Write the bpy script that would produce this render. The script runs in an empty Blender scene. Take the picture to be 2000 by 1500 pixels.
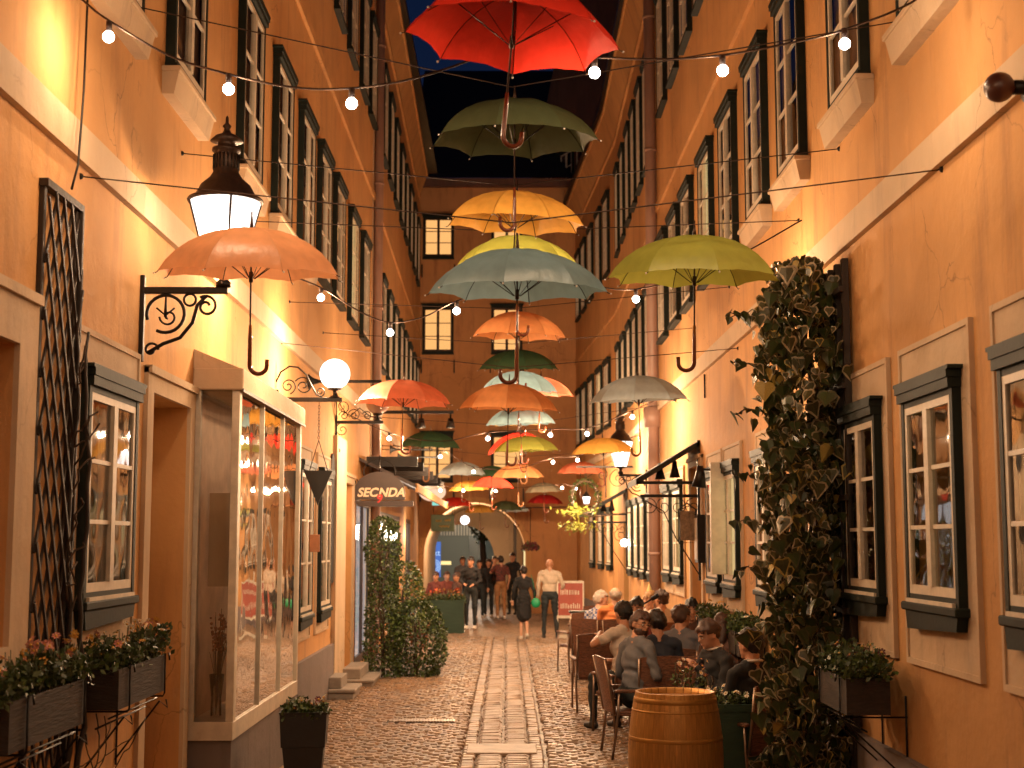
import bpy, bmesh, math, random
import numpy as np
from mathutils import Vector, Matrix, noise
R = math.radians
random.seed(7)
S = bpy.context.scene
COL = S.collection
PI = math.pi
# ------------------------------------------------------------ camera, world, exposure
CH = 2.1
cd = bpy.data.cameras.new('camera'); cam = bpy.data.objects.new('camera', cd); COL.objects.link(cam)
cd.lens = 50; cd.sensor_width = 36; cd.clip_end = 500; cd.clip_start = 0.05
cam.location = (0, 0, CH); cam.rotation_euler = (R(96.37), 0, R(-0.185)); S.camera = cam
cd.dof.use_dof = True; cd.dof.focus_distance = 11.0; cd.dof.aperture_fstop = 3.2
W = bpy.data.worlds.new('World'); S.world = W; W.use_nodes = True
wn = W.node_tree; bg = wn.nodes['Background']
sky = wn.nodes.new('ShaderNodeTexSky'); sky.sky_type = 'NISHITA'; sky.sun_disc = False
sky.sun_elevation = R(-1.0); sky.sun_rotation = R(200); sky.ozone_density = 4
wn.links.new(sky.outputs[0], bg.inputs[0]); bg.inputs[1].default_value = 0.08
S.view_settings.view_transform = 'Standard'; S.view_settings.look = 'None'; S.view_settings.gamma = 1
S.view_settings.exposure = 0.2
S.render.engine = 'CYCLES'
cy = S.cycles
cy.use_denoising = True; cy.max_bounces = 6; cy.diffuse_bounces = 3; cy.glossy_bounces = 3; cy.transmission_bounces = 4
cy.transparent_max_bounces = 12; cy.sample_clamp_indirect = 4; cy.caustics_reflective = False; cy.caustics_refractive = False
try: cy.use_light_tree = True
except Exception: pass

# ------------------------------------------------------------ pixel -> place helper (2000x1500 measurements)
_p = R(6.37); _y = R(0.185); F = 2778.0
FW = Vector((math.sin(_y)*math.cos(_p), math.cos(_y)*math.cos(_p), math.sin(_p)))
RT = FW.cross(Vector((0, 0, 1))).normalized(); UP = RT.cross(FW)
def ray(x, y): return FW + (x-1000)/F*RT + (750-y)/F*UP
def atY(x, y, Y): d = ray(x, y); t = Y/d.y; return Vector((0, 0, CH)) + t*d
def atX(x, y, X): d = ray(x, y); t = X/d.x; return Vector((0, 0, CH)) + t*d
def atZ(x, y, Z=0.0): d = ray(x, y); t = (Z-CH)/d.z; return Vector((0, 0, CH)) + t*d

# ------------------------------------------------------------ materials
MATS = {}
def mat(name, col, rough=0.7, metal=0.0, var=0.0, scale=8.0, bump=0.0, bscale=60.0, spec=0.5, col2=None, dist=0.01, coat=0.0, stretch=None, sheen=0):
    if name in MATS: return MATS[name]
    m = bpy.data.materials.new(name); m.use_nodes = True; MATS[name] = m
    nt = m.node_tree; b = nt.nodes['Principled BSDF']
    b.inputs['Roughness'].default_value = rough; b.inputs['Metallic'].default_value = metal
    b.inputs['Specular IOR Level'].default_value = spec; b.inputs['Coat Weight'].default_value = coat
    c = (*col, 1); b.inputs['Base Color'].default_value = c
    tc = None
    if var > 0 or bump > 0:
        tc = nt.nodes.new('ShaderNodeTexCoord'); src = tc.outputs['Object']
        if stretch:
            mp = nt.nodes.new('ShaderNodeMapping'); mp.inputs['Scale'].default_value = stretch
            nt.links.new(src, mp.inputs[0]); src = mp.outputs[0]
    if var > 0:
        n = nt.nodes.new('ShaderNodeTexNoise'); n.inputs['Scale'].default_value = scale; n.inputs['Detail'].default_value = 6
        n.inputs['Roughness'].default_value = 0.65
        nt.links.new(src, n.inputs['Vector'])
        r = nt.nodes.new('ShaderNodeValToRGB'); r.color_ramp.elements[0].position = 0.3; r.color_ramp.elements[1].position = 0.72
        a = col2 if col2 else tuple(max(0, v*(1-var)) for v in col)
        bb = tuple(min(1, v*(1+var*0.35)) for v in col)
        r.color_ramp.elements[0].color = (*a, 1); r.color_ramp.elements[1].color = (*bb, 1)
        nt.links.new(n.outputs[0], r.inputs[0]); nt.links.new(r.outputs[0], b.inputs['Base Color'])
    if bump > 0:
        n2 = nt.nodes.new('ShaderNodeTexNoise'); n2.inputs['Scale'].default_value = bscale; n2.inputs['Detail'].default_value = 5
        nt.links.new(src, n2.inputs['Vector'])
        bp = nt.nodes.new('ShaderNodeBump'); bp.inputs['Strength'].default_value = bump; bp.inputs['Distance'].default_value = dist
        nt.links.new(n2.outputs[0], bp.inputs['Height']); nt.links.new(bp.outputs[0], b.inputs['Normal'])
    return m
def plaster(name, col, stain):
    m = bpy.data.materials.new(name); m.use_nodes = True; MATS[name] = m
    nt = m.node_tree; b = nt.nodes['Principled BSDF']; b.inputs['Roughness'].default_value = 0.82; b.inputs['Specular IOR Level'].default_value = 0.25
    L = nt.links.new
    tc = nt.nodes.new('ShaderNodeTexCoord')
    def nz(sc, det, st=None, rough=.6):
        mp = nt.nodes.new('ShaderNodeMapping'); mp.inputs['Scale'].default_value = st or (1, 1, 1); L(tc.outputs['Object'], mp.inputs[0])
        n = nt.nodes.new('ShaderNodeTexNoise'); n.inputs['Scale'].default_value = sc; n.inputs['Detail'].default_value = det; n.inputs['Roughness'].default_value = rough
        L(mp.outputs[0], n.inputs['Vector']); return n.outputs[0]
    def ramp(src, p0, p1, c0, c1):
        r = nt.nodes.new('ShaderNodeValToRGB'); r.color_ramp.elements[0].position = p0; r.color_ramp.elements[1].position = p1
        r.color_ramp.elements[0].color = c0; r.color_ramp.elements[1].color = c1; L(src, r.inputs[0]); return r.outputs[0]
    def mix(f, a, bb, mode='MIX'):
        x = nt.nodes.new('ShaderNodeMix'); x.data_type = 'RGBA'; x.blend_type = mode
        if isinstance(f, float): x.inputs[0].default_value = f
        else: L(f, x.inputs[0])
        for i, v in ((6, a), (7, bb)):
            if isinstance(v, tuple): x.inputs[i].default_value = v
            else: L(v, x.inputs[i])
        return x.outputs[2]
    c = (*col, 1); s = (*stain, 1)
    base = mix(ramp(nz(0.7, 5), .35, .7, (0, 0, 0, 1), (1, 1, 1, 1)), tuple(v*.78 for v in col)+(1,), c)
    streak = ramp(nz(3.0, 6, (1, 1, .16), .7), .52, .74, (0, 0, 0, 1), (.85, .85, .85, 1))
    base = mix(streak, base, s)
    speck = ramp(nz(14, 8, None, .8), .66, .74, (0, 0, 0, 1), (.55, .55, .55, 1))
    base = mix(speck, base, s)
    pale = ramp(nz(1.6, 7, (1, 1, .5), .75), .6, .75, (0, 0, 0, 1), (.45, .45, .45, 1))
    base = mix(pale, base, tuple(min(1, v*1.22+.03) for v in col)+(1,))
    vo = nt.nodes.new('ShaderNodeTexVoronoi'); vo.feature = 'DISTANCE_TO_EDGE'; vo.inputs['Scale'].default_value = .8
    vm = nt.nodes.new('ShaderNodeVectorMath'); vm.operation = 'MULTIPLY_ADD'; vm.inputs[1].default_value = (.5, .5, .5); dn = nt.nodes.new('ShaderNodeTexNoise'); dn.inputs['Scale'].default_value = 3; dn.inputs['Detail'].default_value = 8; L(tc.outputs['Object'], dn.inputs['Vector']); L(dn.outputs['Color'], vm.inputs[0]); L(tc.outputs['Object'], vm.inputs[2]); L(vm.outputs[0], vo.inputs['Vector'])
    ck = ramp(vo.outputs['Distance'], .0, .006, (.7, .7, .7, 1), (0, 0, 0, 1)); mk = ramp(nz(.6, 3), .52, .6, (0, 0, 0, 1), (1, 1, 1, 1))
    ckm = mix(1.0, ck, mk, 'MULTIPLY'); base = mix(ckm, base, tuple(v*.45 for v in stain)+(1,))
    L(base, b.inputs['Base Color'])
    bp = nt.nodes.new('ShaderNodeBump'); bp.inputs['Strength'].default_value = .35; bp.inputs['Distance'].default_value = .012
    L(nz(26, 9, None, .7), bp.inputs['Height'])
    bp2 = nt.nodes.new('ShaderNodeBump'); bp2.inputs['Strength'].default_value = .5; bp2.inputs['Distance'].default_value = .05
    L(nz(1.7, 4), bp2.inputs['Height']); L(bp2.outputs[0], bp.inputs['Normal']); L(bp.outputs[0], b.inputs['Normal'])
    return m
def emis(name, col, st, trans=0.0):
    m = bpy.data.materials.new(name); m.use_nodes = True; MATS[name] = m; nt = m.node_tree
    nt.nodes.remove(nt.nodes['Principled BSDF']); out = nt.nodes['Material Output']
    e = nt.nodes.new('ShaderNodeEmission'); e.inputs[0].default_value = (*col, 1); e.inputs[1].default_value = st
    if trans > 0:
        t = nt.nodes.new('ShaderNodeBsdfTransparent'); t.inputs[0].default_value = (trans, trans, trans, 1)
        a = nt.nodes.new('ShaderNodeAddShader'); nt.links.new(e.outputs[0], a.inputs[0]); nt.links.new(t.outputs[0], a.inputs[1]); nt.links.new(a.outputs[0], out.inputs[0])
    else: nt.links.new(e.outputs[0], out.inputs[0])
    m.cycles.emission_sampling = 'NONE'
    return m
def cloth(name, col, tr=0.5):
    m = bpy.data.materials.new(name); m.use_nodes = True; MATS[name] = m; nt = m.node_tree; L = nt.links.new
    nt.nodes.remove(nt.nodes['Principled BSDF']); out = nt.nodes['Material Output']
    tc = nt.nodes.new('ShaderNodeTexCoord'); n = nt.nodes.new('ShaderNodeTexNoise'); n.inputs['Scale'].default_value = 9; n.inputs['Detail'].default_value = 5
    mp = nt.nodes.new('ShaderNodeMapping'); mp.inputs['Scale'].default_value = (1, 1, .5)
    L(tc.outputs['Object'], mp.inputs[0]); L(mp.outputs[0], n.inputs['Vector'])
    r = nt.nodes.new('ShaderNodeValToRGB'); r.color_ramp.elements[0].position = .3; r.color_ramp.elements[1].position = .75
    r.color_ramp.elements[0].color = (*[v*.82 for v in col], 1); r.color_ramp.elements[1].color = (*[min(1, v*1.08) for v in col], 1); L(n.outputs[0], r.inputs[0])
    bp = nt.nodes.new('ShaderNodeBump'); bp.inputs['Strength'].default_value = .5; bp.inputs['Distance'].default_value = .02; L(n.outputs[0], bp.inputs['Height'])
    d = nt.nodes.new('ShaderNodeBsdfDiffuse'); t = nt.nodes.new('ShaderNodeBsdfTranslucent'); g = nt.nodes.new('ShaderNodeBsdfGlossy'); g.inputs['Roughness'].default_value = .38
    for x in (d, t): L(r.outputs[0], x.inputs[0]); L(bp.outputs[0], x.inputs['Normal'])
    L(bp.outputs[0], g.inputs['Normal']); g.inputs[0].default_value = (.6, .6, .6, 1)
    a = nt.nodes.new('ShaderNodeMixShader'); a.inputs[0].default_value = tr; L(d.outputs[0], a.inputs[1]); L(t.outputs[0], a.inputs[2])
    c = nt.nodes.new('ShaderNodeMixShader'); c.inputs[0].default_value = .06; L(a.outputs[0], c.inputs[1]); L(g.outputs[0], c.inputs[2]); L(c.outputs[0], out.inputs[0])
    return m
def glass(name, tint, refl=0.10, wob=0.02):
    m = bpy.data.materials.new(name); m.use_nodes = True; MATS[name] = m; nt = m.node_tree; L = nt.links.new
    nt.nodes.remove(nt.nodes['Principled BSDF']); out = nt.nodes['Material Output']
    t = nt.nodes.new('ShaderNodeBsdfTransparent'); t.inputs[0].default_value = (*tint, 1)
    g = nt.nodes.new('ShaderNodeBsdfGlossy'); g.inputs['Roughness'].default_value = .025; g.inputs[0].default_value = (.95, .95, .95, 1)
    fr = nt.nodes.new('ShaderNodeFresnel'); fr.inputs[0].default_value = 1.52
    ma = nt.nodes.new('ShaderNodeMath'); ma.operation = 'MULTIPLY_ADD'; ma.inputs[1].default_value = 1.3; ma.inputs[2].default_value = refl; ma.use_clamp = True
    tc = nt.nodes.new('ShaderNodeTexCoord'); n = nt.nodes.new('ShaderNodeTexNoise'); n.inputs['Scale'].default_value = 2.6; n.inputs['Detail'].default_value = 1
    bp = nt.nodes.new('ShaderNodeBump'); bp.inputs['Strength'].default_value = .3; bp.inputs['Distance'].default_value = wob
    L(tc.outputs['Object'], n.inputs['Vector']); L(n.outputs[0], bp.inputs['Height']); L(bp.outputs[0], g.inputs['Normal'])
    L(fr.outputs[0], ma.inputs[0]); x = nt.nodes.new('ShaderNodeMixShader'); L(ma.outputs[0], x.inputs[0]); L(t.outputs[0], x.inputs[1]); L(g.outputs[0], x.inputs[2]); L(x.outputs[0], out.inputs[0])
    return m
M_OCH = plaster('ochre_plaster', (.65, .345, .135), (.36, .19, .09))
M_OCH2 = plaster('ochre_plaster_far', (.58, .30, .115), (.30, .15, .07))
M_ENDW = plaster('rust_plaster', (.60, .29, .12), (.25, .11, .06))
M_PALE = plaster('pale_plaster', (.64, .47, .31), (.42, .31, .22))
M_PLIN = plaster('plinth_render', (.24, .20, .19), (.13, .11, .10))
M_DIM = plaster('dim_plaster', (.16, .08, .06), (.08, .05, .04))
M_GREEN = mat('dark_green_paint', (.014, .020, .016), .6, 0, .4, 5, .15, 30, spec=.18)
M_CREAM = mat('cream_paint', (.70, .60, .47), .5, 0, .25, 7, .15, 40)
M_IRON = mat('black_iron', (.018, .014, .012), .42, .6, .3, 12, .3, 60, dist=.003)
M_RUSTY = mat('brown_iron', (.055, .03, .02), .5, .5, .5, 20, .4, 60, dist=.003)
M_WOOD = mat('dark_wood', (.03, .018, .012), .6, 0, .5, 6, .5, 30, stretch=(1, 1, .2))
M_BOXW = mat('box_wood', (.035, .021, .014), .8, 0, .5, 9, .5, 30, stretch=(1, .3, 3))
M_HANDLE = mat('handle_wood', (.16, .035, .012), .25, 0, .3, 5, coat=.5, stretch=(1, 1, .2))
M_HANDL2 = mat('pale_handle_wood', (.42, .18, .07), .35, 0, .3, 5, coat=.3)
M_STEEL = mat('shaft_steel', (.30, .20, .15), .35, .9)
M_ALU = mat('chair_metal', (.28, .2, .15), .35, .85)
M_WICK = mat('brown_wicker', (.19, .07, .03), .5, 0, .75, 38, 1.0, 70, stretch=(.5, .5, 2.2), dist=.012)
M_PIPE = mat('mauve_pipe_paint', (.36, .22, .17), .45, 0, .3, 4, .1, 30, stretch=(1, 1, .3))
M_SOIL = mat('soil', (.03, .02, .014), .95, 0, .4, 30, .8, 50)
M_LEAF = mat('dark_leaf', (.05, .075, .02), .42, 0, .5, 12)
M_LEAF2 = mat('mid_leaf', (.09, .14, .03), .45, 0, .5, 12)
M_LEAFY = mat('yellow_leaf', (.28, .30, .05), .5, 0, .4, 12)
M_IVYIN = mat('ivy_green', (.085, .08, .028), .36, 0, .6, 18, .4, 40)
M_IVYRM = mat('ivy_cream_rim', (.44, .35, .21), .42, 0, .4, 20)
M_IVYYE = mat('ivy_yellow', (.50, .36, .09), .45, 0, .4, 20)
M_STEM = mat('stem_bark', (.08, .045, .025), .8, 0, .4, 20)
M_PINK = mat('pink_petal', (.62, .26, .20), .6, 0, .3, 30)
M_WHIT = mat('white_petal', (.75, .66, .52), .6)
M_YPET = mat('yellow_petal', (.75, .42, .08), .6)
M_WINE = mat('wine_petal', (.10, .012, .02), .6)
M_POT = mat('black_pot', (.028, .026, .026), .5, 0, .2, 6, .1, 60)
M_PLANT = mat('green_planter', (.025, .065, .038), .55, 0, .3, 4, .3, 20, stretch=(1, 1, 6))
M_TERRA = mat('terracotta', (.36, .16, .08), .8, 0, .3, 8, .3, 40)
M_STEP = mat('step_stone', (.30, .25, .21), .8, 0, .3, 6, .4, 40)
M_COB = mat('cobble_stone', (.33, .20, .11), .42, 0, .55, 5, .6, 45, dist=.006)
M_COB2 = mat('pale_stone', (.30, .195, .125), .5, 0, .55, 5, .5, 45, dist=.005)
M_COB3 = mat('brown_cobble', (.21, .13, .08), .45, 0, .5, 6, .6, 45, dist=.006)
M_DRK = mat('dark_void', (.012, .009, .008), .9)
M_ROOF = mat('dark_roof', (.012, .012, .014), .8, 0, .4, 4, .4, 12)
M_WHITE = mat('white_paint', (.72, .66, .6), .5, 0, .15, 5)
M_TAN = mat('awning_cloth', (.02, .021, .02), .75, 0, .3, 12, .3, 60)
M_BROWN = mat('sign_brown', (.045, .025, .02), .5, 0, .3, 6)
M_BLK = mat('flat_black', (.006, .006, .006), .6)
M_CURT = mat('curtain_cloth', (.34, .26, .23), .9, 0, .3, 6)
M_CURTW = mat('white_curtain', (.72, .64, .55), .9, 0, .2, 6)
G_PANE = glass('window_glass', (.86, .84, .80), .01)
G_SHOP = glass('shop_glass', (.9, .88, .84), .34, .015)
G_CLEAR = glass('clear_glass', (.93, .93, .93), .02, .003)
E_BULB = emis('bulb_glow', (1, .93, .80), 30)
E_GLOBE = emis('globe_glow', (1, .97, .95), 1.6, .85)
E_LANT = emis('lantern_glow', (1, .96, .90), 1.5, .80)
E_WARM = emis('lit_room', (1, .62, .24), .85)
E_WARM2 = emis('lit_room_yellow', (1, .78, .36), 1.0)
E_WHITE = emis('lit_shop', (.92, .95, 1), 1.15)
E_ORANGE = emis('lit_curtain', (1, .50, .17), 1.15)
E_BLUE = emis('blue_neon', (.10, .2, .6), .8)
E_PBLUE = emis('pale_blue_neon', (.5, .7, 1), 1.0)
E_YEL = emis('yellow_sign_glow', (1, .75, .3), 1.2)
E_TEAL = emis('teal_screen', (.3, .8, .65), .9)

# ------------------------------------------------------------ mesh helpers
class MB:
    def __init__(s): s.v = []; s.f = []; s.m = []; s.s = []
    def add(s, vs, fs, m=0, sm=False):
        o = len(s.v); s.v.extend([tuple(v) for v in vs])
        for f in fs: s.f.append(tuple(i+o for i in f)); s.m.append(m); s.s.append(sm)
        return s
    def box(s, x0, x1, y0, y1, z0, z1, m=0, bev=0.0):
        if x0 > x1: x0, x1 = x1, x0
        if y0 > y1: y0, y1 = y1, y0
        if bev <= 0:
            vs = [(x0,y0,z0),(x1,y0,z0),(x1,y1,z0),(x0,y1,z0),(x0,y0,z1),(x1,y0,z1),(x1,y1,z1),(x0,y1,z1)]
            return s.add(vs, [(3,2,1,0),(4,5,6,7),(0,1,5,4),(1,2,6,5),(2,3,7,6),(3,0,4,7)], m)
        b = min(bev, (x1-x0)*.45, (y1-y0)*.45, (z1-z0)*.45); vs = []; key = {}
        for ix in (0, 1):
            for iy in (0, 1):
                for iz in (0, 1):
                    X = (x0, x1)[ix]; Y = (y0, y1)[iy]; Z = (z0, z1)[iz]; sx = (b, -b)[ix]; sy = (b, -b)[iy]; sz = (b, -b)[iz]
                    for a, pt in (('x', (X, Y+sy, Z+sz)), ('y', (X+sx, Y, Z+sz)), ('z', (X+sx, Y+sy, Z))):
                        key[(ix, iy, iz, a)] = len(vs); vs.append(pt)
        k = key; fs = []
        for i in (0, 1):
            q = [k[(i,0,0,'x')], k[(i,1,0,'x')], k[(i,1,1,'x')], k[(i,0,1,'x')]]; fs.append(q if i else q[::-1])
            q = [k[(0,i,0,'y')], k[(1,i,0,'y')], k[(1,i,1,'y')], k[(0,i,1,'y')]]; fs.append(q[::-1] if i else q)
            q = [k[(0,0,i,'z')], k[(1,0,i,'z')], k[(1,1,i,'z')], k[(0,1,i,'z')]]; fs.append(q if i else q[::-1])
        for i in (0, 1):
            for j in (0, 1):
                fs.append([k[(0,i,j,'y')], k[(1,i,j,'y')], k[(1,i,j,'z')], k[(0,i,j,'z')]])
                fs.append([k[(i,0,j,'x')], k[(i,1,j,'x')], k[(i,1,j,'z')], k[(i,0,j,'z')]])
                fs.append([k[(i,j,0,'x')], k[(i,j,1,'x')], k[(i,j,1,'y')], k[(i,j,0,'y')]])
                for l in (0, 1): fs.append([k[(i,j,l,'x')], k[(i,j,l,'y')], k[(i,j,l,'z')]])
        return s.add(vs, fs, m)
    def tube(s, pts, r, n=6, m=0, closed=False, cap=True):
        pts = [Vector(p) for p in pts]; N = len(pts); rr = r if isinstance(r, (list, tuple)) else [r]*N
        vs = []; up = None
        for i, p in enumerate(pts):
            a = pts[(i-1) % N] if (i > 0 or closed) else p; b = pts[(i+1) % N] if (i < N-1 or closed) else p
            t = (b-a)
            if t.length < 1e-9: t = Vector((0, 0, 1))
            t.normalize()
            if up is None:
                up = Vector((0, 0, 1)) if abs(t.z) < .9 else Vector((1, 0, 0))
            x = t.cross(up)
            if x.length < 1e-6: x = t.orthogonal()
            x.normalize(); up = x.cross(t).normalized(); y = up
            for k in range(n):
                an = 2*PI*k/n; vs.append(p + rr[i]*(math.cos(an)*x+math.sin(an)*y))
        fs = []
        for i in range(N if closed else N-1):
            j = (i+1) % N
            for k in range(n): l = (k+1) % n; fs.append((i*n+k, i*n+l, j*n+l, j*n+k))
        if cap and not closed: fs.append(tuple(range(n-1, -1, -1))); fs.append(tuple((N-1)*n+k for k in range(n)))
        return s.add(vs, fs, m, True)
    def lathe(s, prof, n=20, m=0, c=(0, 0, 0), a0=0.0, a1=2*PI, sm=True):
        full = abs(a1-a0-2*PI) < 1e-6; K = n if full else n+1; vs = []
        for (r, z) in prof:
            for k in range(K):
                a = a0+(a1-a0)*k/n; vs.append((c[0]+r*math.cos(a), c[1]+r*math.sin(a), c[2]+z))
        fs = []
        for i in range(len(prof)-1):
            for k in range(n):
                l = (k+1) % K; fs.append((i*K+k, i*K+l, (i+1)*K+l, (i+1)*K+k))
        return s.add(vs, fs, m, sm)
    def sphere(s, c, r, n=12, m=0):
        rx, ry, rz = r if isinstance(r, (tuple, list)) else (r, r, r); vs = []; K = n; L = n//2+1
        for i in range(L+1):
            t = PI*i/L
            for k in range(K): a = 2*PI*k/K; vs.append((c[0]+rx*math.sin(t)*math.cos(a), c[1]+ry*math.sin(t)*math.sin(a), c[2]+rz*math.cos(t)))
        fs = []
        for i in range(L):
            for k in range(K): l = (k+1) % K; fs.append((i*K+k, (i+1)*K+k, (i+1)*K+l, i*K+l))
        return s.add(vs, fs, m, True)
    def prism(s, poly, d0, d1, axis='y', m=0):
        n = len(poly)
        def P(u, v, d): return (u, d, v) if axis == 'y' else ((d, u, v) if axis == 'x' else (u, v, d))
        vs = [P(u, v, d0) for u, v in poly]+[P(u, v, d1) for u, v in poly]
        fs = [tuple(range(n)), tuple(range(2*n-1, n-1, -1))]+[(i, i+n, (i+1) % n+n, (i+1) % n) for i in range(n)]
        return s.add(vs, fs, m)
    def mesh(s, name, mats):
        me = bpy.data.meshes.new(name); me.from_pydata(s.v, [], s.f)
        for mt in (mats if isinstance(mats, (list, tuple)) else [mats]): me.materials.append(mt)
        me.polygons.foreach_set('material_index', s.m); me.polygons.foreach_set('use_smooth', s.s)
        bm = bmesh.new(); bm.from_mesh(me); bmesh.ops.recalc_face_normals(bm, faces=bm.faces) if len(s.f) < 20000 else None; bm.to_mesh(me); bm.free()
        me.update(); return me
    def build(s, name, mats, parent=None, loc=(0, 0, 0), rz=0.0):
        return put(name, s.mesh(name, mats), parent, loc, rz)
def put(name, me, parent=None, loc=(0, 0, 0), rz=0.0, rot=None):
    o = bpy.data.objects.new(name, me); COL.objects.link(o); o.location = loc; o.rotation_euler = rot if rot else (0, 0, rz)
    if parent: o.parent = parent
    return o
def tag(o, label, cat, group=None, kind=None):
    if label: o['label'] = label
    if cat: o['category'] = cat
    if group: o['group'] = group
    if kind: o['kind'] = kind
    return o
def thing(name, label, cat, loc=(0, 0, 0), rz=0.0, group=None, rot=None):
    o = bpy.data.objects.new(name, None); COL.objects.link(o); o.location = loc; o.rotation_euler = rot if rot else (0, 0, rz); o.empty_display_size = .1
    return tag(o, label, cat, group)
def lamp(loc, power, col, rad=.03, parent=None, name='light'):
    l = bpy.data.lights.new(name, 'POINT'); l.energy = power; l.color = col; l.shadow_soft_size = rad
    o = bpy.data.objects.new(name, l); COL.objects.link(o); o.location = loc
    if parent: o.parent = parent
    return o
def dup(root, loc=None, rz=None, label=None, rot=None):
    def cp(o, par):
        c = o.copy(); COL.objects.link(c)
        if par: c.parent = par
        for ch in list(o.children): cp(ch, c)
        return c
    c = cp(root, None)
    if loc is not None: c.location = loc
    if rz is not None: c.rotation_euler = (0, 0, rz)
    if rot is not None: c.rotation_euler = rot
    if label: c['label'] = label
    return c
def text_mesh(txt, size, depth, m, shear=0.0, bold=0.0):
    cu = bpy.data.curves.new('t', 'FONT'); cu.body = txt; cu.size = size; cu.extrude = depth; cu.shear = shear; cu.offset = bold; cu.align_x = 'CENTER'
    o = bpy.data.objects.new('t', cu); COL.objects.link(o)
    me = bpy.data.meshes.new_from_object(o); bpy.data.objects.remove(o); me.materials.clear(); me.materials.append(m); return me
def arc(cx, cz, r, a0, a1, n=16, y=0.0): return [(cx+r*math.cos(a0+(a1-a0)*i/n), y, cz+r*math.sin(a0+(a1-a0)*i/n)) for i in range(n+1)]
def spiral(cx, cz, r0, r1, a0, turns, n=30, y=0.0):
    return [(cx+(r0+(r1-r0)*i/n)*math.cos(a0+2*PI*turns*i/n), y, cz+(r0+(r1-r0)*i/n)*math.sin(a0+2*PI*turns*i/n)) for i in range(n+1)]
WARM = (1.0, .62, .33); WARM2 = (1.0, .66, .38)

# ------------------------------------------------------------ ground
XL, XR = -2.44, 2.49
g = MB(); g.add([(-60, -30, 0), (60, -30, 0), (60, 140, 0), (-60, 140, 0)], [(0, 1, 2, 3)])
def ground_mat():
    m = bpy.data.materials.new('setts'); m.use_nodes = True; nt = m.node_tree; L = nt.links.new; b = nt.nodes['Principled BSDF']; b.inputs['Roughness'].default_value = .5
    tc = nt.nodes.new('ShaderNodeTexCoord'); v = nt.nodes.new('ShaderNodeTexVoronoi'); v.feature = 'DISTANCE_TO_EDGE'; v.inputs['Scale'].default_value = 8.5
    v2 = nt.nodes.new('ShaderNodeTexVoronoi'); v2.inputs['Scale'].default_value = 8.5
    n = nt.nodes.new('ShaderNodeTexNoise'); n.inputs['Scale'].default_value = .7; n.inputs['Detail'].default_value = 6
    L(tc.outputs['Object'], v.inputs['Vector']); L(tc.outputs['Object'], v2.inputs['Vector']); L(tc.outputs['Object'], n.inputs['Vector'])
    r = nt.nodes.new('ShaderNodeValToRGB'); r.color_ramp.elements[0].color = (.13, .085, .055, 1); r.color_ramp.elements[1].color = (.34, .225, .145, 1); L(v2.outputs['Color'], r.inputs[0])
    e = nt.nodes.new('ShaderNodeValToRGB'); e.color_ramp.elements[0].color = (.3, .3, .3, 1); e.color_ramp.elements[1].position = .12; L(v.outputs['Distance'], e.inputs[0])
    x = nt.nodes.new('ShaderNodeMix'); x.data_type = 'RGBA'; x.blend_type = 'MULTIPLY'; x.inputs[0].default_value = 1; L(r.outputs[0], x.inputs[6]); L(e.outputs[0], x.inputs[7]); L(x.outputs[2], b.inputs['Base Color'])
    bp = nt.nodes.new('ShaderNodeBump'); bp.inputs['Strength'].default_value = .7; bp.inputs['Distance'].default_value = .02; L(e.outputs[0], bp.inputs['Height']); L(bp.outputs[0], b.inputs['Normal'])
    return m
ground = g.build('ground', ground_mat()); tag(ground, 'cobbled alley ground running back to the arch', None, None, 'structure')
lane = thing('paving', 'reddish cobbled lane with two strips of flat stones down its middle', None); lane['kind'] = 'structure'
def stone_mesh(w, l, mt, seed, h=.03):
    rs = random.Random(seed); n = 3; vs = []; fs = []
    def j(a): return rs.uniform(-a, a)*1.4
    c = [(-w/2+j(.008), -l/2+j(.008)), (w/2+j(.008), -l/2+j(.008)), (w/2+j(.008), l/2+j(.008)), (-w/2+j(.008), l/2+j(.008))]
    zt = h+j(.004)
    for s_, z in ((.96, 0), (.98, zt*.55), (.74, zt)):
        for (x, y) in c: vs.append((x*s_, y*s_, z+(j(.003) if z else -.01)))
    for k in range(2):
        for i in range(4): q = (i+1) % 4; fs.append((k*4+i, k*4+q, k*4+4+q, k*4+4+i))
    fs.append((8, 9, 10, 11))
    mb = MB(); mb.add(vs, fs, 0, False); return mb
cob_me = [stone_mesh((.112, .104, .116)[i%3], (.086, .078, .09)[(i//3)%3], None, i, .038).mesh('cobble', (M_COB, M_COB3, M_COB)[i % 3]) for i in range(9)]
strip_me = [stone_mesh(.235, .10, None, 50+i, .034).mesh('paving_stone', (M_COB2, M_COB, M_COB2)[i % 3]) for i in range(6)]
side_me = [stone_mesh(.13, .15, None, 80+i, .032).mesh('paving_stone', (M_COB, M_COB3)[i % 2]) for i in range(4)]
# middle strips
c0 = -.045
y = 13.25; cnt = 0; rest = MB(); rm = []
def addstone(me, x, y, rz, target):
    if target is None:
        put(me.name.split('.')[0], me, lane, (x, y, 0), rz)
    else:
        o = len(target.v); c, s_ = math.cos(rz), math.sin(rz)
        target.v.extend([(x+v.co.x*c-v.co.y*s_, y+v.co.x*s_+v.co.y*c, v.co.z) for v in me.vertices])
        mi = {M_COB: 0, M_COB2: 1, M_COB3: 2}[me.materials[0]]
        for p in me.polygons: target.f.append(tuple(i+o for i in p.vertices)); target.m.append(mi); target.s.append(False)
rnd = random.Random(3)
while y < 32:
    for sx in (-.135, .135):
        if 14.28 < y < 15.02: continue
        addstone(rnd.choice(strip_me), c0+sx+rnd.uniform(-.008, .008), y+rnd.uniform(-.014, .014), rnd.uniform(-.05, .05), None if y < 17.2 else rest)
    y += .112
y = 13.2
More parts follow.
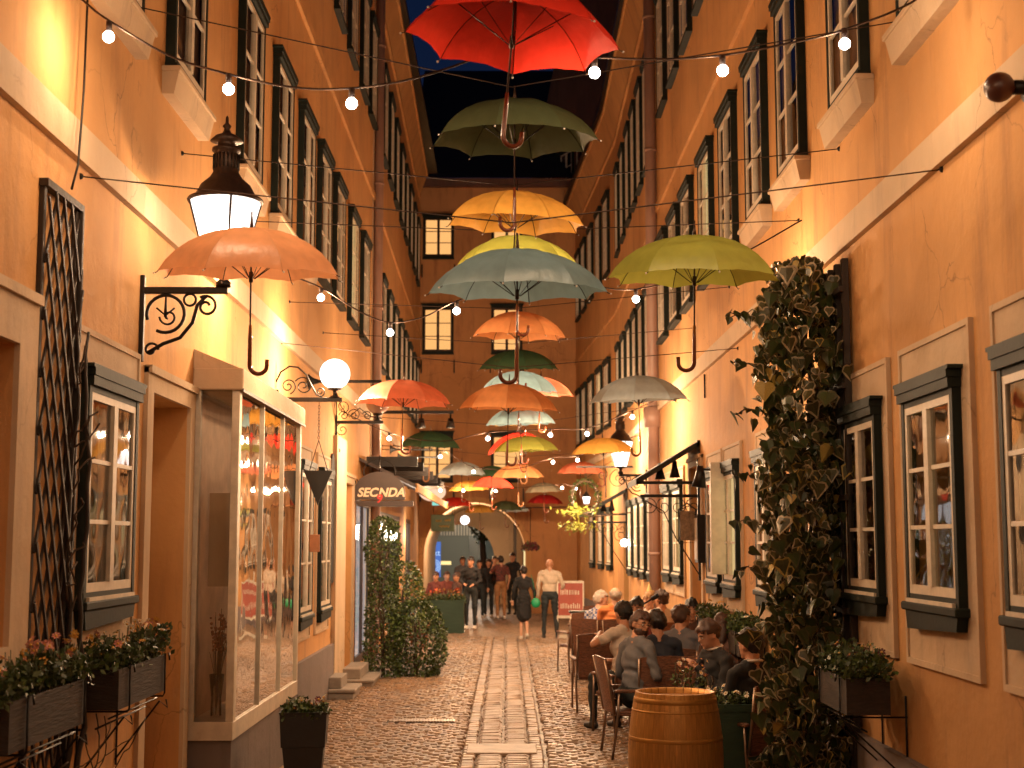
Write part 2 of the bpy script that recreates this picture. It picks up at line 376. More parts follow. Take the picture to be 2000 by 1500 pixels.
while y < 32:
    for sx in (-.335, .335):
        addstone(rnd.choice(side_me), c0+sx, y, rnd.uniform(-.04, .04), None if y < 15.6 else rest)
    y += .165
row = 0; n_ind = 0; y = 13.15
while y < 32:
    x = -2.36+(row % 2)*.06; row += 1
    while x < 2.45:
        if abs(x-c0) > .46:
            yy = y+.05*math.sin(x*2.2+row*.08)+rnd.uniform(-.012, .012)
            ind = 13.4 < y < 14.75 and -1.25 < x < .75 and n_ind < 165
            addstone(rnd.choice(cob_me), x+rnd.uniform(-.012, .012), yy, rnd.uniform(-.14, .14), None if ind else rest)
            n_ind += ind
        x += .128
    y += .1
ro = rest.build('cobbles', [M_COB, M_COB2, M_COB3], lane); ro['kind'] = 'stuff'
q = MB(); q.box(c0-.36, c0+.34, 14.33, 14.97, .0, .045, 0, .008); q.build('manhole_slab', M_COB2, lane)
# drain grate
gr = thing('drain_grate', 'small slotted iron drain grate set in the cobbles left of the middle strip', 'drain', (-.98, 16.9, .03))
q = MB(); q.box(-.42, .40, -.13, .13, -.02, .004, 0); q.build('drain_bed', M_DRK, gr)
for k in range(22):
    q = MB() if k == 0 else q
    if k == 0: q.box(-.014, .014, -.12, .12, .004, .02, 0, .003); sm_ = q.mesh('bar', M_ALU)
    put('bar', sm_, gr, (-.38+k*.035, 0, 0))

# ------------------------------------------------------------ windows
def window_parts(w, h, rows, style, back):
    """meshes of one window; local x along the wall, -y out of the wall, z up from the sill"""
    D = {}
    fr = MB(); d = .07; t = .05
    fr.box(-w/2, -w/2+t, -d, 0, 0, h); fr.box(w/2-t, w/2, -d, 0, 0, h); fr.box(-w/2+t, w/2-t, -d+.004, 0, h-.09, h); fr.box(-w/2+t, w/2-t, -d+.004, 0, 0, .05)
    D['frame'] = fr.mesh('window', M_GREEN)
    hd = MB(); hd.prism([(-w/2-.02, 0), (-w/2-.02, .04), (-w/2-.05, .045), (-w/2-.05, .065), (w/2+.05, .065), (w/2+.05, .045), (w/2+.02, .04), (w/2+.02, 0)], -d-.035, 0, 'y')
    hd.box(-w/2-.01, w/2+.01, -d-.025, -.001, -.055, 0); D['hood'] = hd.mesh('hood', M_GREEN)
    si = MB()
    if style == 'ground':
        si.box(-w/2-.03, w/2+.03, -d-.03, 0, -.05, 0, 0, .008); si.prism([(-w/2, -.05), (-w/2+.03, -.16), (w/2-.03, -.13), (w/2, -.05)], -d-.01, 0, 'y'); si.box(-w/2+.05, w/2-.05, -d-.02, -d-.001, .0, .022, 1)
    else:
        si.box(-w/2-.01, w/2+.01, -d-.02, 0, -.05, 0)
    D['sill'] = si.mesh('sill', [M_GREEN, M_CREAM])
    ca = MB(); iw = w-2*t; ih0 = .05; ih1 = h-.09; y0, y1 = -d+.006, -d+.032; c = .042
    ca.box(-iw/2, -iw/2+c, y0, y1, ih0, ih1); ca.box(iw/2-c, iw/2, y0, y1, ih0, ih1); ca.box(-iw/2+c, iw/2-c, y0, y1, ih0, ih0+c+.01); ca.box(-iw/2+c, iw/2-c, y0, y1, ih1-c, ih1)
    ca.box(-.04, .04, y0-.012, y1, ih0+c+.01, ih1-c)
    zz = [ih0+c+.01+(ih1-ih0-2*c-.01)*k/rows for k in range(rows+1)]
    for k in range(1, rows): ca.box(-iw/2+c, -.04, y0+.003, y1-.003, zz[k]-.012, zz[k]+.012); ca.box(.04, iw/2-c, y0+.003, y1-.003, zz[k]-.012, zz[k]+.012)
    if style == 'ground':   # small upper light
        pass
    D['casement'] = ca.mesh('casement', M_CREAM); D['casement2'] = ca.mesh('casement', M_RUSTY)
    D['panes'] = []
    pw = (iw/2-c-.04)
    pm = MB(); pm.add([(-pw/2, 0, 0), (pw/2, 0, 0), (pw/2, 0, zz[1]-zz[0]), (-pw/2, 0, zz[1]-zz[0])], [(0, 1, 2, 3)]); D['pane'] = pm.mesh('pane', G_PANE)
    D['pp'] = [(sx*(.04+pw/2), (y0+y1)/2, zz[k]) for k in range(rows) for sx in (-1, 1)]
    return D
def curtain_mesh(w, h, open_, m, seed=0, back=None, y=-.006, bh=.0):
    q = MB(); rs = random.Random(seed)
    if back is not None: q.add([(-w/2, -.003, 0), (w/2, -.003, 0), (w/2, -.003, h), (-w/2, -.003, h)], [(0, 1, 2, 3)], 1)
    for sx in (-1, 1):
        cw = w/2*(1-open_); n = 22; vs = []; fs = []
        for k in range(3):
            z = h*k/2; sq = 1.0 if k != 1 else (1.0 if open_ < .05 else .8)
            for i in range(n+1):
                u = i/n; x = sx*(w/2-u*cw*sq); vs.append((x, y-.010*math.sin(u*34+rs.uniform(0, .4))-.008, z))
        for k in range(2):
            for i in range(n): fs.append((k*(n+1)+i, k*(n+1)+i+1, (k+1)*(n+1)+i+1, (k+1)*(n+1)+i))
        q.add(vs, fs, 0, True)
    return q.mesh('curtain', [m, back or M_DRK])
WIN = {}
def window(parent, pos, rz, w, h, rows, style='upper', room='dull', surround=None, apron=False, label=None):
    if room == 'dull' and style == 'upper': room = random.Random(round(pos[1]*31+pos[2]*7)).choice(('dull', 'dull', 'half', 'dark'))
    key = (w, h, rows, style)
    if key not in WIN: WIN[key] = window_parts(w, h, rows, style, None)
    D = WIN[key]
    o = put('window', D['frame'], parent, pos, rz)
    if label: o['label'] = label
    put('hood', D['hood'], o, (0, 0, h)); put('sill', D['sill'], o); put('casement', D['casement2' if room == 'orange' else 'casement'], o)
    for p in D['pp']: put('pane', D['pane'], o, p)
    ck = ('c', w, h, room)
    if ck not in WIN:
        iw = w-.12
        if room == 'half': WIN[ck] = curtain_mesh(iw, h-.1, .35, M_CURTW, 7, M_DRK)
        if room == 'dull': WIN[ck] = curtain_mesh(iw, h-.1, .04, M_CURT, 1, M_DRK)
        elif room == 'dark': WIN[ck] = curtain_mesh(iw, h-.1, .55, M_CURT, 2, M_DRK)
        elif room == 'lit': WIN[ck] = curtain_mesh(iw, h-.1, .7, M_CURTW, 3, E_WARM2)
        elif room == 'orange': WIN[ck] = curtain_mesh(iw, h-.1, .93, M_CURT, 3, E_ORANGE)
    if room in ('dull', 'dark', 'lit', 'orange', 'half'): put('curtain', WIN[ck], o, (0, 0, .04))
    if surround:
        e, lo, hi = surround; k2 = ('s', w, h, surround)
        if k2 not in WIN:
            q = MB(); x = w/2+e; q.box(-x, -w/2, -.018, 0, -lo, h+hi); q.box(w/2, x, -.018, 0, -lo, h+hi); q.box(-w/2, w/2, -.018, 0, h, h+hi); q.box(-w/2, w/2, -.018, 0, -lo, 0)
            q.box(-x, -x+.035, -.03, -.018, -lo, h+hi); q.box(x-.035, x, -.03, -.018, -lo, h+hi); q.box(-x+.035, x-.035, -.03, -.018, h+hi-.035, h+hi); q.box(-x+.035, x-.035, -.03, -.018, -lo, -lo+.035)
            WIN[k2] = q.mesh('surround', M_PALE)
        put('surround', WIN[k2], o)
    if apron:
        k3 = ('a', w)
        if k3 not in WIN:
            q = MB(); x = w/2+.10; q.box(-x, x, -.135, 0, -.09, -.05, 0, .006); q.add([(-x+.02, -.12, -.09), (x-.02, -.12, -.09), (x-.02, 0, -.09), (-x+.02, 0, -.09), (-x+.03, -.085, -.25), (x-.03, -.085, -.25), (x-.03, 0, -.25), (-x+.03, 0, -.25)], [(0, 1, 5, 4), (4, 5, 6, 7), (0, 4, 7, 3), (1, 2, 6, 5), (0, 3, 2, 1)])
            WIN[k3] = q.mesh('window_ledge', M_PALE)
        put('window_ledge', WIN[k3], o)
    return o
def wall_seg(name, parent, P0, P1, z0, z1, holes, m, th=.35, side=1):
    """wall sheet from P0 to P1 with real openings; side=+1 left wall (alley on +x), -1 right wall"""
    P0 = Vector(P0); P1 = Vector(P1); L = (P1-P0).length; t = (P1-P0)/L; n = Vector((t.y, -t.x))*side  # towards alley
    ss = sorted({0, L, *[h[0] for h in holes], *[h[1] for h in holes]}); zs = sorted({z0, z1, *[h[2] for h in holes], *[h[3] for h in holes]})
    q = MB()
    def P(s_, d, z): a = P0+t*s_-n*d; return (a.x, a.y, z)
    for i in range(len(ss)-1):
        for k in range(len(zs)-1):
            cs = (ss[i]+ss[i+1])/2; cz = (zs[k]+zs[k+1])/2
            if any(h[0] < cs < h[1] and h[2] < cz < h[3] for h in holes): continue
            q.add([P(ss[i], 0, zs[k]), P(ss[i+1], 0, zs[k]), P(ss[i+1], 0, zs[k+1]), P(ss[i], 0, zs[k+1])], [(0, 1, 2, 3)])
    for h in holes:
        a, b, c, d = h[:4]
        for u in ((P(a, 0, c), P(a, th, c), P(a, th, d), P(a, 0, d)), (P(b, 0, c), P(b, th, c), P(b, th, d), P(b, 0, d)), (P(a, 0, d), P(a, th, d), P(b, th, d), P(b, 0, d)), (P(a, 0, c), P(a, th, c), P(b, th, c), P(b, 0, c))): q.add(u, [(0, 1, 2, 3)])
    # back and top so that it has body
    q.add([P(0, 6, z0), P(L, 6, z0), P(L, 6, z1), P(0, 6, z1), P(0, 0, z1), P(L, 0, z1), P(0, 0, z0), P(L, 0, z0)], [(0, 1, 2, 3), (3, 2, 5, 4), (0, 3, 4, 6), (1, 7, 5, 2)])
    return q.build(name, m, parent), P
def band(name, parent, P0, P1, z0, z1, d, m, side, d2=None):
    P0 = Vector(P0); P1 = Vector(P1); t = (P1-P0).normalized(); n = Vector((t.y, -t.x))*side; d2 = d if d2 is None else d2
    a0, a1 = P0+n*d, P1+n*d; b0, b1 = P0+n*d2, P1+n*d2
    q = MB(); q.add([(P0.x, P0.y, z0), (a0.x, a0.y, z0), (b0.x, b0.y, z1), (P0.x, P0.y, z1), (P1.x, P1.y, z0), (a1.x, a1.y, z0), (b1.x, b1.y, z1), (P1.x, P1.y, z1)], [(0, 1, 2, 3), (4, 5, 6, 7), (1, 5, 6, 2), (0, 4, 5, 1), (2, 6, 7, 3)])
    return q.build(name, m, parent)
ROOMS = []
def room(parent, P, s0, s1, z0, z1, mat_back, depth=1.3, curt=True, wallm=M_CURTW):
    q = MB(); a = P(s0-.3, .36, z0-.3); b = P(s1+.3, .36, z1+.3); c = P(s0-.3, depth, z0-.3); d = P(s1+.3, depth, z1+.3)
    v = [(a[0], a[1], a[2]), (b[0], b[1], a[2]), (b[0], b[1], b[2]), (a[0], a[1], b[2]), (c[0], c[1], a[2]), (d[0], d[1], a[2]), (d[0], d[1], b[2]), (c[0], c[1], b[2])]
    q.add(v, [(0, 1, 5, 4), (2, 3, 7, 6), (1, 2, 6, 5), (0, 4, 7, 3)], 0); q.add(v, [(4, 5, 6, 7)], 1)
    return q.build('interior', [wallm, mat_back], parent)

# ===== left near house
LH = thing('townhouse', 'long ochre plastered house on the left with a pale band above the lantern', 'house')
A, B = (XL, -8), (XL, 25.5)
def SY(y): return y+8
holesL = [(SY(5.75), SY(6.98), 1.6, 3.08), (SY(8.12), SY(9.04), 1.82, 2.98), (SY(9.66), SY(10.80), 0.30, 3.12), (SY(16.5), SY(17.45), 1.25, 3.05), (SY(18.3), SY(19.25), 1.25, 3.0), (SY(21.3), SY(22.4), .2, 3.0), (SY(22.95), SY(25.25), .15, 2.8)]
wl, PL = wall_seg('wall', LH, A, B, 0, 16, holesL, M_OCH, .35, 1)
band('string_course', LH, A, B, 4.24, 4.45, .045, M_PALE, 1); band('string_course', LH, A, B, 8.30, 8.42, .04, M_OCH, 1)
band('plinth', LH, A, (XL, 9.5), 0, .62, .05, M_PLIN, 1); band('plinth', LH, (XL, 14.35), (XL, 19.9), 0, .72, .05, M_PLIN, 1)
lz = R(90); rz_ = R(-90)
window(LH, (XL, 8.58, 1.77), lz, 1.08, 1.28, 3, 'ground', None, (.17, .38, .28))
room(LH, PL, SY(8.12), SY(9.04), 1.82, 2.98, M_CURT)
put('curtain', curtain_mesh(1.0, 1.5, .45, M_CURTW, 5), LH, (XL-.12, 8.58, 1.64), lz)
for (yy, w) in ((16.98, 1.05), (18.78, 1.05)):
    o = window(LH, (XL, yy, 1.25), lz, w, 1.75, 3, 'ground', 'lit' if 0 else 'dull', (.12, .3, .25))
for k, yy in enumerate((7.9-.0, 9.8, 12.42, 14.32, 16.13, 17.78, 19.42, 21.32, 23.14)):
    window(LH, (XL, yy+.55, 5.5), lz, 1.05, 1.68, 3, 'upper', 'lit' if k == 7 else 'dull', None, k < 5)
for yy in (17.5, 19.27, 20.9, 22.7, 24.2): window(LH, (XL, yy+.5, 9.6), lz, 1.0, 1.75, 3, 'upper', 'dull')
# blind niche surround at far left, door surround
def surround(parent, y0, y1, z0, z1, e, X=XL, sgn=1, bottom=True):
    q = MB(); d = .03*sgn
    for (a, b, c, f) in ((y0-e, y0, z0, z1+e), (y1, y1+e, z0, z1+e), (y0, y1, z1, z1+e))+(((y0-e, y1+e, z0-e, z0),) if bottom else ()): q.box(X, X+d, a, b, c, f)
    q.box(X, X+d*1.8, y0-e, y1+e, z1+e-.04, z1+e+.012)
    return q.build('surround', M_PALE, parent)
surround(LH, 5.75, 6.98, 1.6, 3.08, .27); surround(LH, 9.66, 10.80, .0, 3.12, .16, bottom=False)
q = MB(); q.add([PL(SY(5.75), .34, 1.6), PL(SY(6.98), .34, 1.6), PL(SY(6.98), .34, 3.08), PL(SY(5.75), .34, 3.08)], [(0, 1, 2, 3)]); q.build('niche_back', M_OCH, LH)
q = MB(); a = .9; q.box(XL-.32, XL-.27, 9.66, 10.8, .3, 3.12); 
for (u0, u1, v0, v1) in ((9.75, 10.18, .45, 1.3), (10.27, 10.7, .45, 1.3), (9.75, 10.18, 1.45, 2.9), (10.27, 10.7, 1.45, 2.9)): q.box(XL-.27, XL-.25, u0, u1, v0, v1, 0, .008)
dr = q.build('door', M_CREAM, LH); q = MB(); q.sphere((XL-.22, 10.16, 1.35), .025, 8); q.build('door_handle', M_ALU, dr)
q = MB(); q.box(XL-.3, XL-.25, 21.3, 22.4, .2, 3.0); q.build('door', M_CREAM, LH)
surround(LH, 21.3, 22.4, .0, 3.0, .14, bottom=False)
q = MB(); q.box(XL, XL+.06, 19.9, 21.1, 0, 3.6); q.build('pilaster', M_PALE, LH)
q = MB(); pts = [(19.55, 1.6), (19.8, 1.6), (19.8, 3.05)]+[(19.675+.125*math.cos(a_), 3.05+.2*math.sin(a_)) for a_ in np.linspace(0, PI, 9)]+[(19.55, 3.05)]; 
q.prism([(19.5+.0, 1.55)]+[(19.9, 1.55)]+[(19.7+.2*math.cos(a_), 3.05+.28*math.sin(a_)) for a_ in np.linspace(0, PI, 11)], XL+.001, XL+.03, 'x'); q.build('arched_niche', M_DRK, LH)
q = MB(); q.tube([(XL+.09, 25.45, 0), (XL+.09, 25.45, 16)], .085, 10); 
for z in (3.6, 6.3, 8.6, 11.2): q.tube([(XL+.09, 25.45, z), (XL+.09, 25.45, z+.05)], .1, 10)
q.build('downpipe', M_PIPE, LH)
q = MB(); q.box(XL, XL+.02, 25.15, 25.22, 0, 16); q.build('wall_strip', M_PALE, LH)
# steps
for (y0, y1, d, z, lb) in ((9.5, 10.95, .42, .16, 'worn stone step under the left doorway beside the display case'), (19.25, 20.15, .42, .16, 'nearer stone doorstep behind the black planter'), (20.8, 22.2, .52, .14, 'farther stone doorstep beside the ivy column')):
    s_ = thing('stone_step', lb, 'step', (XL, (y0+y1)/2, 0)); L = (y1-y0)/2
    q = MB(); q.box(.05, d-.03, -L+.03, L-.03, 0, z-.05, 0, .01); q.build('riser', M_STEP, s_); q = MB(); q.box(.05, d, -L, L, z-.05, z, 0, .012); q.build('tread', M_STEP, s_)
    if y0 > 9.6: q = MB(); q.box(.05, d-.2, -L+.1, L-.1, z, z+.15, 0, .01); q.build('tread', M_STEP, s_)
# ===== left far house
LF = thing('townhouse', 'far left ochre house with a deep coved cornice against the night sky', 'house')
C0, C1 = (XL, 25.6), (-2.67, 43)
def xl(y): return XL+(-2.67-XL)*(y-25.6)/17.4
hl = [(.2, 1.6, .15, 2.75), (1.9, 8.0, .5, 2.7), (10.6, 12.6, .5, 2.7)]
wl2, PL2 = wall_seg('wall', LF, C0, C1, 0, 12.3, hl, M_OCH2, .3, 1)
band('string_course', LF, C0, C1, 4.24, 4.42, .045, M_PALE, 1); band('string_course', LF, C0, C1, 8.3, 8.42, .04, M_OCH2, 1)
for z0, z1, a_, b_ in ((12.3, 12.42, .05, .05), (12.42, 12.95, .05, .24), (12.95, 13.05, .28, .28)): band('cornice', LF, C0, (-2.65, 41.5), z0, z1, a_, M_OCH, 1, b_)
q = MB(); q.box(XL-.3, XL+.36, 25.6, 41.5, 13.05, 13.16); q.build('gutter', M_IRON, LF)
q = MB(); q.add([(XL+.2, 25.6, 13.16), (XL+.2, 42, 13.16), (-7, 42, 16), (-7, 25.6, 16)], [(0, 1, 2, 3)]); q.build('roof', M_ROOF, LF)
lfr = lz+math.atan2(.23, 17.4)
for i, yy in enumerate((27.0, 28.8, 30.6, 32.6, 34.4, 36.4, 38.4, 40.2)):
    window(LF, (xl(yy+.5), yy+.5, 5.45), lfr, 1.0, 1.75, 3, 'upper', 'dull'); window(LF, (xl(yy+.5), yy+.5, 9.62), lfr, 1.0, 1.75, 3, 'upper', 'dull')
# ===== right near house
RH = thing('townhouse', 'long ochre plastered house on the right carrying the climbing ivy', 'house')
A, B = (XR, -8), (XR, 23.2)
holesR = [(SY(4.5), SY(5.65), 1.66, 3.05), (SY(6.05), SY(6.92), 1.80, 2.93), (SY(7.76), SY(8.64), 1.80, 2.93), (SY(9.42), SY(10.22), 1.80, 2.93), (SY(18.2), SY(19.3), .1, 3.1)]
holesR = [h for h in holesR if h[0] != SY(4.5)]
wr, PR = wall_seg('wall', RH, A, B, 0, 16, holesR, M_OCH, .35, -1)
band('string_course', RH, A, B, 4.24, 4.45, .045, M_PALE, -1); band('string_course', RH, A, B, 7.55, 7.68, .04, M_OCH, -1)
band('plinth', RH, A, (XR, 18.1), 0, .78, .05, M_PLIN, -1)
for k, (yy, rm) in enumerate(((6.48, 1.0), (8.2, 1.0), (9.82, .92))):
    window(RH, (XR, yy, 1.75), rz_, rm, 1.25, 3, 'ground', None, (.19, .38, .30))
room(RH, PR, SY(6.05), SY(6.92), 1.80, 2.93, M_CURT); room(RH, PR, SY(7.76), SY(8.64), 1.80, 2.93, E_WARM2, 1.3); room(RH, PR, SY(9.42), SY(10.22), 1.80, 2.93, M_DRK, wallm=M_DIM)
put('curtain', curtain_mesh(1.05, 1.5, .35, M_CURTW, 8), RH, (XR+.2, 8.2, 1.6), rz_)
put('curtain', curtain_mesh(1.05, 1.5, .05, M_CURT, 9), RH, (XR+.2, 9.82, 1.6), rz_)
put('curtain', curtain_mesh(1.05, 1.5, .6, M_CURTW, 9), RH, (XR+.2, 6.48, 1.6), rz_)
for yy in (11.75, 13.5, 15.65, 17.0, 20.55, 21.9): window(RH, (XR, yy, 1.65), rz_, .95, 1.28, 3, 'ground', 'dull' if yy < 14 else ('lit' if yy in (15.65, 20.55) else 'dark'), (.13, .3, .25))
for k, yy in enumerate((7.55, 9.45, 11.5, 13.2, 15.0, 16.75, 18.6, 20.1, 21.7)):
    window(RH, (XR, yy+.5, 5.32), rz_, 1.0, 1.6, 3, 'upper', 'lit' if k == 5 else 'dull', None, k < 5)
for yy in (17.0, 18.5, 20.0, 21.5): window(RH, (XR, yy+.48, 9.0), rz_, .95, 1.9, 3, 'upper', 'dull')
q = MB(); q.tube([(XR-.10, 23.2, 0), (XR-.10, 23.2, 16)], .095, 12); q.tube([(XR-.1, 23.2, 3.98), (XR-.1, 23.2, 4.3)], .16, 12)
for z in (1.9, 6.3, 8.6, 10.9): q.tube([(XR-.10, 23.2, z), (XR-.10, 23.2, z+.05)], .11, 12)
q.build('downpipe', M_PIPE, RH)
q = MB(); q.box(XR+.2, XR+.26, 18.2, 19.3, .1, 3.1); q.build('door', M_WHITE, RH); surround(RH, 18.2, 19.3, 0, 3.1, .12, XR, -1, False)
q = MB(); q.tube([(XR-.02, 12.9, 4.24), (XR-.02, 12.9, 3.95)], .012, 5); q.tube([(XR-.02, 17.7, 4.2), (XR-.02, 17.7, 3.9)], .012, 5); q.build('pipe_stub', M_IRON, RH)
# ===== right far house (outward, then bending in)
RF = thing('townhouse', 'far right ochre house whose cornice bends inward above rows of narrow windows', 'house')
K0, K1, K2 = (XR+.02, 23.35), (2.58, 33.3), (2.09, 43)
hr = [(6.9, 8.3, .05, 2.55)]
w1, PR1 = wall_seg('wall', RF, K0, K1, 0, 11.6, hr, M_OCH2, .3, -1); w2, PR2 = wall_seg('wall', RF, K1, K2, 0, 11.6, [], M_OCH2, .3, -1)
for a_, b_ in ((K0, K1), (K1, K2)):
    band('string_course', RF, a_, b_, 4.2, 4.36, .045, M_PALE, -1); band('string_course', RF, a_, b_, 7.5, 7.62, .04, M_OCH2, -1)
    for z0, z1, u, v in ((11.6, 11.72, .05, .05), (11.72, 12.35, .05, .26), (12.35, 12.45, .3, .3)): band('cornice', RF, a_, b_, z0, z1, u, M_OCH, -1, v)
    band('gutter', RF, a_, b_, 12.45, 12.56, .38, M_IRON, -1)
    band('plinth', RF, a_, b_, 0, .55, .05, M_PLIN, -1)
def rfpos(yy):
    if yy < 33.3: return XR+.02+(2.58-XR-.02)*(yy-23.35)/9.95, rz_-math.atan2(.07, 9.95)
    return 2.58+(2.09-2.58)*(yy-33.3)/9.7, rz_+math.atan2(.49, 9.7)
for i, yy in enumerate((24.4, 25.8, 27.2, 28.6, 30.2, 31.8, 34.4, 36.1, 38.0, 39.8, 41.4)):
    w = .85 if yy < 33 else 1.0; x, rr = rfpos(yy+w/2); window(RF, (x, yy+w/2, 4.95), rr, w, 1.6, 3, 'upper', 'lit' if i in (7,) else 'dull'); window(RF, (x, yy+w/2, 8.75), rr, w, 1.95, 3, 'upper', 'dull')
for i, yy in enumerate((24.3, 25.8, 27.2, 28.7, 34.2, 36.0, 38.0)):
    x, rr = rfpos(yy+.45); window(RF, (x, yy+.45, 1.58), rr, .85, 1.32, 3, 'ground', 'lit' if i == 1 else 'dull')
q = MB(); x, rr = rfpos(31.0); q.box(x+.2, x+.25, 30.2, 31.7, .05, 2.55); q.build('door', mat('green_door', (.03, .09, .06), .5), RF)
# ===== end building with the archway
EB = thing('gatehouse', 'rust coloured house closing the alley with an archway and lit windows', 'building')
YE = 43.0
AX0, AX1, AC, AR = -2.5, .55, -.98, 1.53   # arch
sp = 1.15   # springing height
q = MB(); n = 20
top = 13.2
arcp = [(AC+AR*math.cos(PI-PI*i/n), 1.75+AR*math.sin(PI-PI*i/n)*1.02) for i in range(n+1)]
for d, rev in ((0, False), (1.2, True)):
    vs = [(-2.75, YE+d, 0), (arcp[0][0], YE+d, 0)]+[(x, YE+d, z) for x, z in arcp]+[(arcp[-1][0], YE+d, 0), (2.3, YE+d, 0), (2.3, YE+d, top), (-2.75, YE+d, top)]
    q.add([(-2.75, YE+d, 0), (AC-AR, YE+d, 0), (AC-AR, YE+d, 1.75), (-2.75, YE+d, 1.75)], [(0, 1, 2, 3)])
    q.add([(AC+AR, YE+d, 0), (2.3, YE+d, 0), (2.3, YE+d, 1.75), (AC+AR, YE+d, 1.75)], [(0, 1, 2, 3)])
    for i in range(n):
        (xa, za), (xb, zb) = arcp[i], arcp[i+1]; q.add([(xa, YE+d, za), (xb, YE+d, zb), (xb, YE+d, 3.6), (xa, YE+d, 3.6)], [(0, 1, 2, 3)])
    q.add([(-2.75, YE+d, 1.75), (AC-AR, YE+d, 1.75), (AC-AR, YE+d, 3.6), (-2.75, YE+d, 3.6)], [(0, 1, 2, 3)])
    q.add([(AC+AR, YE+d, 1.75), (2.3, YE+d, 1.75), (2.3, YE+d, 3.6), (AC+AR, YE+d, 3.6)], [(0, 1, 2, 3)])
    q.add([(-2.75, YE+d, 3.6), (2.3, YE+d, 3.6), (2.3, YE+d, top), (-2.75, YE+d, top)], [(0, 1, 2, 3)])
q.build('wall', M_ENDW, EB)
# vault of the passage
q = MB(); vs = []
prof = [(AC-AR, 0)]+arcp+[(AC+AR, 0)]
for yy in (YE, YE+7): vs += [(x, yy, z) for x, z in prof]
m_ = len(prof); q.add(vs, [(i, i+1, m_+i+1, m_+i) for i in range(m_-1)]); q.build('vault', M_PALE, EB)
q = MB(); pr = [(AC+(AR+.12)*math.cos(PI-PI*i/n), 1.75+(AR+.12)*math.sin(PI-PI*i/n)*1.02) for i in range(n+1)]
o_ = [(AC-AR-.16, 0)]+[(AC+(AR+.16)*math.cos(PI-PI*i/n), 1.75+(AR+.16)*math.sin(PI-PI*i/n)*1.02) for i in range(n+1)]+[(AC+AR+.16, 0)]; i_ = [(AC-AR, 0)]+arcp+[(AC+AR, 0)]
for (ra, rb) in zip(zip(o_[:-1], o_[1:]), zip(i_[:-1], i_[1:])):
    v = [(ra[0][0], YE-.05, ra[0][1]), (ra[1][0], YE-.05, ra[1][1]), (rb[1][0], YE-.05, rb[1][1]), (rb[0][0], YE-.05, rb[0][1])]; w_ = [(x, YE-.001, z) for x, _, z in v]; q.add(v+w_, [(0, 1, 2, 3), (0, 1, 5, 4), (3, 2, 6, 7)])
q.build('arch_moulding', M_OCH, EB)
# inner arch wall deeper in the passage, smaller opening
q = MB(); IR = 1.15; ic = -1.6; pa = [(ic+IR*math.cos(PI-PI*i/n), 1.57+IR*math.sin(PI-PI*i/n)) for i in range(n+1)]
YI = YE+6
for i in range(n): (xa, za), (xb, zb) = pa[i], pa[i+1]; q.add([(xa, YI, za), (xb, YI, zb), (xb, YI, 4), (xa, YI, 4)], [(0, 1, 2, 3)])
q.add([(ic+IR, YI, 0), (3, YI, 0), (3, YI, 4), (ic+IR, YI, 4)], [(0, 1, 2, 3)]); q.add([(-4, YI, 0), (ic-IR, YI, 0), (ic-IR, YI, 4), (-4, YI, 4)], [(0, 1, 2, 3)])
q.build('inner_wall', M_PALE, EB)
q = MB(); q.box(AC+AR-.35, AC+AR-.25, YE+3.2, YE+5.2, 0, 2.9); q.build('gate_leaf', M_WOOD, EB)
for yy in (YE+.7, YE+2.0):
    q = MB(); q.box(AC+AR-.03, AC+AR-.01, yy, yy+.6, .3, 2.3); q.build('lit_pane', E_WARM2, EB)
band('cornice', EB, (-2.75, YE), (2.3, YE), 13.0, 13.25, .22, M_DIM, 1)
q = MB(); q.add([(-3, YE-.25, 13.25), (2.3, YE-.25, 13.25), (2.3, YE+7, 19.11), (-3, YE+7, 19.11)], [(0, 1, 2, 3)]); q.build('roof', M_ROOF, EB)
band('string_course', EB, (-2.75, YE), (2.3, YE), 7.5, 7.62, .05, M_ENDW, 1)
for zz in (3.95, 7.85, 10.8):
    for xx in (-2.12, -.02):
        if zz > 9 and 0: continue
        o = window(EB, (xx, YE, zz), 0, .95, 1.45 if zz < 10 else 1.3, 3, 'upper', 'orange' if (zz > 4 or xx < 0) else 'orange')
        q = MB()
        for sx in (-.5, .5): q.box(sx-.02, sx+.02, -.09, 0, -.62, -.22)
        q.build('holdfast', M_IRON, o)
# ===== tall dim building behind the right roofs
TB = thing('rear_building', 'tall unlit building rising behind the right hand roofs', 'building')
q = MB(); q.add([(.81, 46, 11), (3.8, 39, 11), (3.8, 39, 20), (1.9, 43.4, 19.2), (.81, 46, 14.2)], [(0, 1, 2, 3, 4)]); q.add([(3.8, 39, 11), (9, 39, 11), (9, 39, 20), (3.8, 39, 20)], [(0, 1, 2, 3)])
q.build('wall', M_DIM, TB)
for k in range(5):
    t = .22+k*.15; x = .81+2.99*t; yy = 46-7*t; window(TB, (x-.03, yy-.03, 12.8), math.atan2(-7, 2.99), .9, 1.5, 3, 'upper', 'dark')
